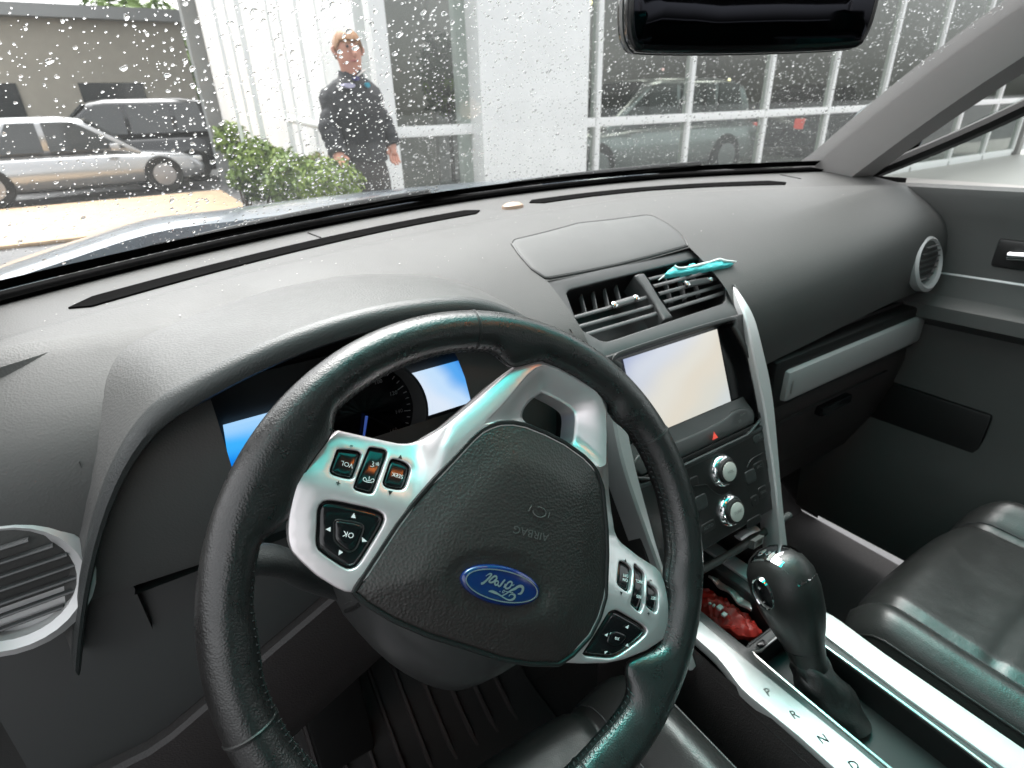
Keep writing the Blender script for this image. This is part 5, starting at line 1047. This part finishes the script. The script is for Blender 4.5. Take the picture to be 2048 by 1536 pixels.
# ================================================================== SEATS, FLOOR, PEDALS
def seat(name, label, xc, zc, yf):
    t = thing(name, label, 'seat', (xc, -.1, -.95)); nx, ny = 70, 60; V = []
    us = np.linspace(-1, 1, nx); vs = np.linspace(0, 1, ny)
    for v in vs:
        for u in us:
            au = abs(u); y = yf-.035*au**3-(.55)*v; z = zc+.032*math.exp(-((au-.80)/.13)**2)-.012*math.exp(-((au-.585)/.035)**2)
            e = max(0, 1-v/.10); z -= .050*e**2.2; z -= .07*max(0, (au-.90)/.1)**2; z += -.006*math.exp(-((v-.30)/.012)**2)*(au < .57)+.004*math.sin(v*26+u*3)*(1-au)*.4; z -= .02*v*(1-au**2)
            if v < .02: y += 0; 
            V.append((xc+u*.255, y, z))
    Fc = [[j*nx+i, j*nx+i+1, (j+1)*nx+i+1, (j+1)*nx+i] for j in range(ny-1) for i in range(nx-1)]
    b0 = len(V); edge = [i for i in range(nx)]+[j*nx+nx-1 for j in range(1, ny)]+[(ny-1)*nx+i for i in range(nx-2, -1, -1)]+[j*nx for j in range(ny-2, 0, -1)]
    V += [(V[i][0], V[i][1]-.01, zc-.16) for i in edge]; n = len(edge)
    Fc += [[edge[k], b0+k, b0+(k+1) % n, edge[(k+1) % n]] for k in range(n)]
    cu_ = mk('cushion', V, Fc, 'seat', t, sharp=70)
    for sg in (-1, 1):
        def zs(u, v): au = abs(u); z = zc+.032*math.exp(-((au-.80)/.13)**2)-.012*math.exp(-((au-.585)/.035)**2); e = max(0, 1-v/.10); return z-.050*e**2.2-.07*max(0, (au-.90)/.1)**2
        V, Fc = tube([(xc+sg*.62*.255, yf-.035*.62**3-.55*v, zs(.62, v)+.0006-.02*v*(1-.62**2)) for v in np.linspace(.01, .8, 30)], .0011, 6); mk('seam', V, Fc, 'thread', cu_)
        V, Fc = tube([(xc+sg*.93*.255, yf-.035*.93**3-.55*v, zs(.93, v)+.0008-.02*v*(1-.93**2)) for v in np.linspace(.01, .8, 30)], .0016, 6); mk('piping', V, Fc, 'leather_worn', cu_)
    pf_ = [(yf-.50, zc-.05), (yf-.52, zc+.10), (yf-.57, zc+.30), (yf-.64, zc+.52), (yf-.68, zc+.60)]
    rings = []
    for y, z in crs(pf_, 14, False):
        th = np.linspace(0, 2*np.pi, 32, endpoint=False); rings.append([(xc+.24*np.sign(math.cos(a))*abs(math.cos(a))**.5, y-.05+.07*np.sign(math.sin(a))*abs(math.sin(a))**.7+(.03 if abs(math.cos(a)) > .75 and math.sin(a) > 0 else 0), z) for a in th])
    V, Fc = loft(rings); mk('backrest', V, Fc, 'seat', t, sharp=60)
    V, Fc = box(xc-.13, xc+.13, yf-.80, yf-.72, zc+.63, zc+.80, .035, 4); mk('headrest', V, Fc, 'seat', t)
seat('driver_seat', 'black leather driver seat cushion below the steering wheel', XW, -.660, .375)
seat('passenger_seat', 'black leather passenger seat to the right of the console', 2*XC-XW, -.665, .26)
V = [(-.24, -2.2, -1.02), (1.32, -2.2, -1.02), (1.32, .62, -1.02), (-.24, .62, -1.02), (1.32, .95, -.80), (-.24, .95, -.80), (1.32, 1.02, -.45), (-.24, 1.02, -.45), (1.32, 1.03, -.185), (-.24, 1.03, -.185)]
for xk in (-.245, 1.325): V += [(xk, .58, -1.02), (xk, 1.03, -1.02), (xk, 1.03, -.15), (xk, .58, -.15)]
struct(mk('car_floor', V, [[0, 1, 2, 3], [3, 2, 4, 5], [5, 4, 6, 7], [7, 6, 8, 9], [10, 11, 12, 13], [14, 15, 16, 17]], 'carpet', smooth=False))
fm = thing('floor_mat', 'black rubber floor mat with raised ribs under the pedals', 'floor mat', (.12, .5, -1.01))
V, Fc = sheet(crs([(-.16, .25), (.37, .25), (.40, .30), (.40, .78), (.36, .84), (-.10, .84), (-.16, .78)], 70), step=.05, r=.004, depth=.008); zf = lambda y: -1.008 if y < .62 else -1.008+(y-.62)*.667
mk('mat_sheet', [(u, v, zf(v)+h) for u, v, h in V], Fc, 'rubber', fm)
for k, x in enumerate(np.arange(-.12, .38, .042)):
    V, Fc = tube([(x, .29, zf(.29)+.002), (x-.004, .45, zf(.45)+.002), (x, .60, zf(.60)+.003), (x+.004, .80, zf(.80)+.003)], .0045, 6, 14); mk('rib', V, Fc, 'lower', fm)
def pedal(name, label, c, w_, h_, m='rubber'):
    t = thing(name, label, 'pedal', c, 'pedals'); V, Fc = box(-w_/2, w_/2, -.008, .008, -h_/2, h_/2, .004); R = Matrix.Translation(c) @ Matrix.Rotation(rad(-38), 4, 'X')
    pd = mk('pad', *xf((V, Fc), R), m, t); 
    for k in range(4): V, Fc = box(-w_*.42, w_*.42, -.0105, -.007, -h_*.38+k*h_*.25, -h_*.38+k*h_*.25+.004); mk('tread', *xf((V, Fc), R), 'black', pd)
    V, Fc = tube([np.array(c)+[0, .012, 0], np.array(c)+[0, .10, .10], np.array(c)+[0, .14, .30]], .008, 8, 12); mk('arm', V, Fc, 'black', t)
pedal('brake_pedal', 'wide brake pedal in the dark footwell', at_y((890, 1345), .80), .11, .055); pedal('accelerator_pedal', 'tall narrow accelerator pedal beside the brake pedal', at_y((1010, 1395), .72), .05, .14)
c = at_y((648, 1360), .66); t = thing('foot_rest', 'dark foot rest at the left of the footwell with a pale tip', 'foot rest', (c[0], .7, -1.0))
V, Fc = box(c[0]-.04, c[0]+.05, .64, .70, -.98, c[2]+.04, .01); mk('rest_pad', V, Fc, 'black', t); c2_ = at_y((659, 1331), .63); V, Fc = box(c2_[0]-.010, c2_[0]+.010, .625, .64, c2_[2]-.003, c2_[2]+.003, .002); mk('tip', V, Fc, 'legend_grey', t)

# ================================================================== WINDSCREEN, RAIN, BONNET, WIPERS
def G(x, s):
    """windscreen: x at the base, s = 0 base .. 1 header"""
    xb = x; xt = XC+(x-XC)*.84; b = np.array([xb, y_rear(x)+.030, z_rear(x)+.012]); t = np.array([xt, .17-.16*(x-XC)**2, .330-.06*(x-XC)**2]); q = b+(t-b)*s
    n = np.array([0, .55, .83]); return q+n*.035*math.sin(math.pi*min(max(s, 0), 1))*.9
def Gn(x, s):
    e = 1e-3; a = G(x+e, s)-G(x-e, s); b = G(x, s+e)-G(x, s-e); n = np.cross(a, b); n /= np.linalg.norm(n); return (n if n[2] > 0 else -n), a/np.linalg.norm(a), b/np.linalg.norm(b)
def G_hit(p):
    r = ray(*p); lo, hi = -.05, .9; x = .5
    for _ in range(50):
        m_ = (lo+hi)/2
        for _ in range(6): q = G(x, m_); pt = r*(q[1]/r[1]); x += (pt[0]-q[0])*.9
        if pt[2] > q[2]: lo = m_
        else: hi = m_
    return x, lo
gxs = np.linspace(-.165, 1.245, 48); gss = np.linspace(0, 1, 30)
V = [G(x, s) for s in gss for x in gxs]; uv = [((x+.165)/1.41, s) for s in gss for x in gxs]
Fc = [[j*48+i, j*48+i+1, (j+1)*48+i+1, (j+1)*48+i] for j in range(29) for i in range(47)]
ws = mk('windscreen', V, Fc, 'windscreen', uv=uv, sharp=180); tag(ws, 'rain spotted car windscreen with an added teal band along its unseen top', 'windscreen'); ORG[ws.name] = np.array([0, 0, -H]); 
fr_ = [[G(x, s)-Gn(x, .02)[0]*.0015 for x in gxs] for s in (.0, .008, .016, .022)]; V, Fc = loft(fr_, False); mk('frit_band', V, Fc, 'matt_black', ws)
def drop_mesh(k):
    V = []; Fc = []; n, m_ = 10, 4; r0 = np.random.default_rng(k); aw = np.linspace(0, 2*np.pi, n, endpoint=False); wob = 1+.16*np.cos(aw*2+k)+.10*np.cos(aw*3+2*k)+.05*r0.normal(size=n)
    for j in range(m_):
        e = (j/m_)*math.pi/2
        for i in range(n): a = 2*np.pi*i/n; V.append((math.cos(a)*math.cos(e)*wob[i], math.sin(a)*math.cos(e)*wob[i]*1.0, (.36+.02*k)*math.sin(e)**.85 if j else .0))
    V.append((0, .04, .38+.02*k)); 
    for j in range(m_-1):
        for i in range(n): q = (i+1) % n; Fc.append([j*n+i, j*n+q, (j+1)*n+q, (j+1)*n+i])
    Fc += [[(m_-1)*n+i, (m_-1)*n+(i+1) % n, m_*n] for i in range(n)]; Fc.append(list(range(n))[::-1]); return V, Fc
DM = [drop_mesh(k) for k in range(6)]; DMe = []
for V, Fc in DM:
    me = bpy.data.meshes.new('raindrop'); me.from_pydata(V, [], Fc); me.polygons.foreach_set('use_smooth', [True]*len(me.polygons)); me.set_sharp_from_angle(angle=rad(70)); me.materials.append(MATS['rain_water']); DMe.append(me)
drops = []
for _ in range(13000):
    s = random.uniform(.02, .66); x = random.uniform(-.14, 1.22); r = .00100*math.exp(random.gauss(.10, .42))*(.95-.2*min(1, max(0, x)))*(.6 if x < .02 else 1)
    if random.random() < .05: r *= 1.7
    drops.append((x, s, min(r, .0036), random.uniform(.85, 1.35), random.uniform(-.5, .5)))
placed = []; grid = {}
for d_ in sorted(drops, key=lambda t: -t[2]):
    q = G(d_[0], d_[1]); key = (int(q[0]/.012), int(d_[1]*80)); okd = True
    for dx in (-1, 0, 1):
        for dy in (-1, 0, 1):
            for (p_, r_) in grid.get((key[0]+dx, key[1]+dy), ()):
                if np.linalg.norm(p_-q) < (r_+d_[2])*1.25: okd = False
    if okd: grid.setdefault(key, []).append((q, d_[2])); placed.append(d_)
def pxof(P_): c = np.asarray(P_)@RC; return c[0]/c[2]*F+CX, c[1]/c[2]*F+CY
mb = MB(); big = 0
for (x, s, r, el, tw) in placed:
    q = G(x, s); n, a, b = Gn(x, s); b = np.cross(n, a); q = q+n*.0006
    a2 = a*math.cos(tw)+b*math.sin(tw); b2 = -a*math.sin(tw)+b*math.cos(tw); px_ = pxof(q)
    if big < 300 and 0 < px_[0] < 2048 and 0 < px_[1] < 480:
        o = bpy.data.objects.new('raindrop', DMe[big % 6]); COL.objects.link(o); o.parent = ws; big += 1
        M3 = Matrix(((a2[0]*r, b2[0]*r*el, n[0]*r, q[0]), (a2[1]*r, b2[1]*r*el, n[1]*r, q[1]), (a2[2]*r, b2[2]*r*el, n[2]*r, q[2]+H), (0, 0, 0, 1))); o.matrix_local = M3
    else:
        V, Fc = DM[big % 6]; Vn = np.asarray(V); mb.add(q+r*(Vn[:, :1]*a2+Vn[:, 1:2]*b2*el+Vn[:, 2:]*n), Fc); big += (big >= 300)
mb.build('raindrop_spray', 'rain_water', ws, kind='stuff', sharp=70)
print('drops', len(placed), 'parts', min(big, 300))

bon = thing('bonnet', 'wet blue grey car bonnet just beyond the windscreen', 'bonnet', (XC, 1.5, -.3))
rings = []
for y, z in ((1.085, -.165), (1.09, -.150), (1.13, -.146), (1.3, -.160), (1.6, -.195), (1.9, -.240), (2.15, -.30), (2.28, -.38), (2.33, -.55)):
    xs2 = np.linspace(-.30, 1.38, 50); t_ = (xs2-XC)/.84; rings.append(np.column_stack([xs2, y-.22*(xs2-XC)**2*(1 if y < 1.5 else .9)-(.05*np.abs(t_)**4 if y > 2 else 0), z-.05*t_**4-.012*t_**2+.010*np.exp(-((np.abs(t_)-.62)/.12)**2)]))
V, Fc = loft(rings, False); mk('panel', V, Fc, 'hood_paint', bon)
cw = thing('cowl_panel', 'wet black cowl panel between windscreen and bonnet', 'cowl', (XC, 1.0, -.17))
xs2 = np.linspace(-.25, 1.33, 60); V, Fc = loft([np.column_stack([xs2, y_rear(xs2)+dy, z_rear(xs2)+dz]) for dy, dz in ((.02, -.002), (.045, .006), (.075, .002), (.10, -.014), (.17, -.016), (.20, -.03))], False); mk('cowl', V, Fc, 'wet_black', cw)
mb = MB()
for x in np.arange(-.1, 1.2, .02): y = y_rear(x)+.13; mb.add(*box(x-.004, x+.004, y-.02, y+.02, float(z_rear(x))-.017, float(z_rear(x))-.011, .001))
mb.build('cowl_grille', 'black', cw, kind='stuff')
def wiper(label, p0, p1, arm):
    a = [G_hit(p) for p in (p0, ((p0[0]+p1[0])/2, (p0[1]+p1[1])/2+1), p1)]; t = thing('wiper', label, 'wiper', G(*a[1]), 'windscreen wipers')
    pt = [G(x, max(s, .005))+Gn(x, max(s, .01))[0]*.006 for x, s in a]
    V, Fc = tube(pt, [.002, .005, .006, .005, .002], 10, 40, flat=1.3); mk('blade', V, Fc, 'hood_paint' if False else 'wet_black', t)
    pt2 = [p_-Gn(x, .05)[0]*.005 for p_, (x, s) in zip(pt, a)]; V, Fc = tube(pt2, .0025, 6, 40); mk('rubber_edge', V, Fc, 'rubber', t)
    m_ = pt[1]+np.array([0, .004, .004]); q = np.array([arm, y_rear(arm)+.10, float(z_rear(arm))-.012]); V, Fc = tube([q, q+[-.03, -.02, .012], (q+m_)/2+[0, 0, .004], m_], [.010, .008, .006, .004], 10, 24, flat=.6); mk('arm', V, Fc, 'wet_black', t)
    V, Fc = revolve([(.014, -.02), (.014, .004), (.010, .010), (.001, .012)], q, (0, .3, 1), 16); mk('pivot', V, Fc, 'black', t)
wiper('long driver side windscreen wiper lying low on the glass at the left', (395, 487), (862, 388), .72); wiper('passenger side windscreen wiper lying low on the glass at the right', (1020, 372), (1402, 330), 1.15)

# ================================================================== CABIN SHELL, MIRROR, DOORS
body = thing('car_body', 'light grey headliner and roof pillars of the car interior', 'car body', (XC, -.9, -.98))
def zroof(x, y): return .352+.02*math.sin(min(1, max(0, (.2-y)/2.2))*math.pi)-.09*(x-XC)**2-(.02 if y > .19 else 0)
xs2 = np.r_[-.12, .05, np.linspace(.15, .93, 14), 1.03, 1.20]; ry = np.r_[.20, .12, .0, -.06, np.linspace(-.08, -.23, 4), -.30, -.60, -1., -1.4, -2.]
def hole(x, y): return .16 < x < .92 and -.235 < y < -.07
for nm, dz, m in (('headliner', 0, 'headliner'), ('roof_skin', .03, 'hood_paint')):
    V = [(x, y-.12*(x-XC)**2*(y > .1), zroof(x, y)+dz) for y in ry for x in xs2]; n = len(xs2)
    Fc = [[j*n+i, j*n+i+1, (j+1)*n+i+1, (j+1)*n+i] for j in range(len(ry)-1) for i in range(n-1) if not hole((xs2[i]+xs2[i+1])/2, (ry[j]+ry[j+1])/2)]
    mk(nm, V, Fc, m, body)
glassmat('teal_filter_glass', (.03, .84, .73), 1.45)
V = [(x, y, zroof(x, y)+.02) for y in (-.05, -.27) for x in np.linspace(.13, .95, 12)]; mk('added_teal_pane', V, [[i, i+1, 13+i, 12+i] for i in range(11)], 'teal_filter_glass', body)  # teal roof pane added out of view to tint light and reflections
for sg in (-1, 1):
    xb = -.165 if sg < 0 else 1.245
    rings = []
    for s in np.linspace(-.06, 1.03, 14):
        c = G(xb, s); rings.append([tuple(c+np.array([-sg*(-u), v, z_])) for u, v, z_ in ((sg*0+.000, -.012, -.012), (.0, .02, .015), (.055, .01, .01), (.075, -.05, -.02), (.055, -.075, -.04), (.012, -.06, -.035))] if sg > 0 else [tuple(c+np.array([-u, v, z_])) for u, v, z_ in ((.000, -.012, -.012), (.0, .02, .015), (.055, .01, .01), (.075, -.05, -.02), (.055, -.075, -.04), (.012, -.06, -.035))])
    V, Fc = loft(rings); mk('windscreen_pillar', V, Fc, 'pillar_trim', body, sharp=50)
    xw = -.235 if sg < 0 else 1.315
    V, Fc = box(min(xw, xw+sg*.05), max(xw, xw+sg*.05), -.82, -.68, -.98, .34, .01); mk('centre_pillar', V, Fc, 'pillar_trim', body)
    V, Fc = box(min(xw, xw+sg*.05), max(xw, xw+sg*.05), -2.2, -.82, -.98, -.12, .01); mk('rear_side', V, Fc, 'lower', body)
    V, Fc = box(min(xw, xw+sg*.05), max(xw, xw+sg*.05), -2.2, -1.95, -.12, .34, .01); mk('rear_pillar', V, Fc, 'pillar_trim', body)
V, Fc = box(-.24, 1.32, -2.25, -2.2, -1.0, -.1, .01); mk('tailgate', V, Fc, 'lower', body)
V, Fc = box(-.15, 1.23, -1.30, -1.12, -.70, .05, .06, 3); t = thing('bench_seat', 'dark rear bench seat behind the front seats', 'seat', (XC, -1.1, -.98)); mk('backrest', V, Fc, 'seat', t)
V, Fc = box(-.15, 1.23, -1.14, -.66, -.80, -.60, .05, 3); mk('cushion', V, Fc, 'seat', t)
def door(label, sg, swing=0):
    xw = -.222 if sg < 0 else 1.302; t = thing('front_door', label, 'door', (xw, .62, -.98)); t.rotation_euler = (0, 0, rad(swing)); X_ = lambda d_: xw-sg*d_
    rings = []
    for d_, z in ((.0, -.145), (.018, -.150), (.022, -.165), (.016, -.20), (.014, -.30), (.03, -.345), (.060, -.36), (.062, -.385), (.02, -.41), (.015, -.60), (.03, -.70), (.05, -.80), (.03, -.96)):
        rings.append([(X_(d_), y, z-.03*max(0, y-.2)) for y in np.linspace(-.68, .62, 14)])
    V, Fc = loft(rings, False); pn = mk('trim_panel', V, Fc, 'dash', t)
    V, Fc = tube([(X_(.028), .36, -.26), (X_(.034), .30, -.255), (X_(.034), .24, -.26)], .008, 10, 12); mk('door_handle', V, Fc, 'chrome', pn)
    V, Fc = box(min(X_(.010), X_(.019)), max(X_(.010), X_(.019)), .215, .385, -.285, -.235, .006); mk('handle_surround', V, Fc, 'stack_dark', pn)
    V, Fc = tube([(X_(.012), -.66, -.305), (X_(.014), .1, -.305), (X_(.012), .55, -.318)], .004, 8, 20); mk('trim_strip', V, Fc, 'silver_light', pn)
    for k in range(4): V, Fc = box(min(X_(.03), X_(.055)), max(X_(.03), X_(.055)), .02+k*.045, .055+k*.045, -.358, -.350, .002); mk('window_switch', V, Fc, 'black_gloss', pn)
    V, Fc = box(min(X_(.012), X_(.022)), max(X_(.012), X_(.022)), .30, .52, -.74, -.56, .008); mk('speaker_grille', V, Fc, 'black', pn)
    V, Fc = tube([(X_(-.03), .68, -.16), (X_(-.03), .42, -.02), (X_(-.02), .0, .26), (X_(-.01), -.3, .33)], .014, 8, 24); mk('window_frame', V, Fc, 'black', t)
    if sg > 0: V = [(X_(-.03), .66, -.15), (X_(-.03), -.68, -.15), (X_(-.0), -.68, .33), (X_(-.005), -.2, .33), (X_(-.02), .1, .20)]; mk('window', V, [[0, 1, 2, 3, 4]], 'side_glass', t, smooth=False)
    c = np.array([X_(-.16), .70, -.07]); V, Fc = revolve([(.001, -.06), (.07, -.055), (.10, -.02), (.105, .02), (.10, .03)], (0, 0, 0), (0, -1, 0), 20); V = [(c[0]+v[0]*1.05, c[1]+v[1], c[2]+v[2]*.75) for v in V]; wm = mk('wing_mirror', V, Fc, 'hood_paint', t)
    V, Fc = revolve([(.095, .031), (.001, .031)], (0, 0, 0), (0, -1, 0), 20); mk('mirror_glass', [(c[0]+v[0]*1.05, c[1]+v[1], c[2]+v[2]*.75) for v in V], Fc, 'chrome', wm)
    V, Fc = tube([c, (X_(-.04), .66, -.14)], [.03, .025], 10); mk('mirror_arm', V, Fc, 'black', wm)
door('grey driver door standing open at the far left', -1, -62); door('grey passenger door trim at the right edge with its window up', 1)

rm = thing('rear_view_mirror', 'black rear view mirror hanging at the top right', 'mirror', (.55, .45, .12))
md = np.array([.918, -.396, 0]); mn = np.array([-.396, -.918, -.02]); mn /= np.linalg.norm(mn); mu = np.cross(md, -mn); mu = mu if mu[2] > 0 else -mu
ml = at_x((1245, 60), .420); mc = ml+md*.132; mc[2] = at_y((1500, 104), (mc)[1])[2]+.0375
M3_ = lambda u, v, h: tuple(mc+md*u+mu*v+mn*h)
mo = crs([(-.128, -.012), (-.122, -.030), (-.105, -.0365), (0, -.0385), (.105, -.0365), (.122, -.030), (.128, -.012), (.128, .018), (.120, .034), (.10, .040), (0, .042), (-.10, .040), (-.120, .034), (-.128, .018)], 90)
V, Fc = sheet(mo, step=.02, r=.004, depth=.022, dome=lambda u, v, d: .0+0*u); hs_o = mk('housing', [M3_(u*1.0, v, h) for u, v, h in V], Fc, 'black_gloss', rm)
ro = inset(mo if area(mo) > 0 else mo[::-1], -.001); V, Fc = loft([[M3_(u, v, -.010) for u, v in ro], [M3_(u*.99, v*.97, -.024) for u, v in ro], [M3_(u*.9, v*.8, -.036) for u, v in ro], [M3_(u*.5, v*.4, -.042) for u, v in ro]]); mk('shell', V, Fc, 'dash_smooth', rm)
V, Fc = sheet(inset(mo if area(mo) > 0 else mo[::-1], .0065), step=.03, r=.0006, depth=.001); mk('mirror_glass', [M3_(u, v, h+.0008) for u, v, h in V], Fc, 'mirror_dark', rm)
gt = G(XC, .62); V, Fc = tube([M3_(0, .01, -.04), (np.array(M3_(0, .02, -.05))+gt)/2+[0, .01, .005], gt-np.array([0, .005, .008])], [.012, .010, .016], 12, 16); mk('stalk', V, Fc, 'black', rm)
oc = thing('overhead_console', 'overhead console under the headliner with warm lamps added out of view', 'lamp', (XC, .02, .33))
V, Fc = box(XC-.10, XC+.10, -.12, .14, .315, .34, .012); mk('console_body', V, Fc, 'headliner', oc)
for sg in (-1, 1):
    V, Fc = box(XC+sg*.05-.030, XC+sg*.05+.030, .02, .09, .309, .316, .004); mk('added_map_lamp', V, Fc, 'added_map_lamp', oc)  # warm lamps added out of view to put orange reflections on the wheel
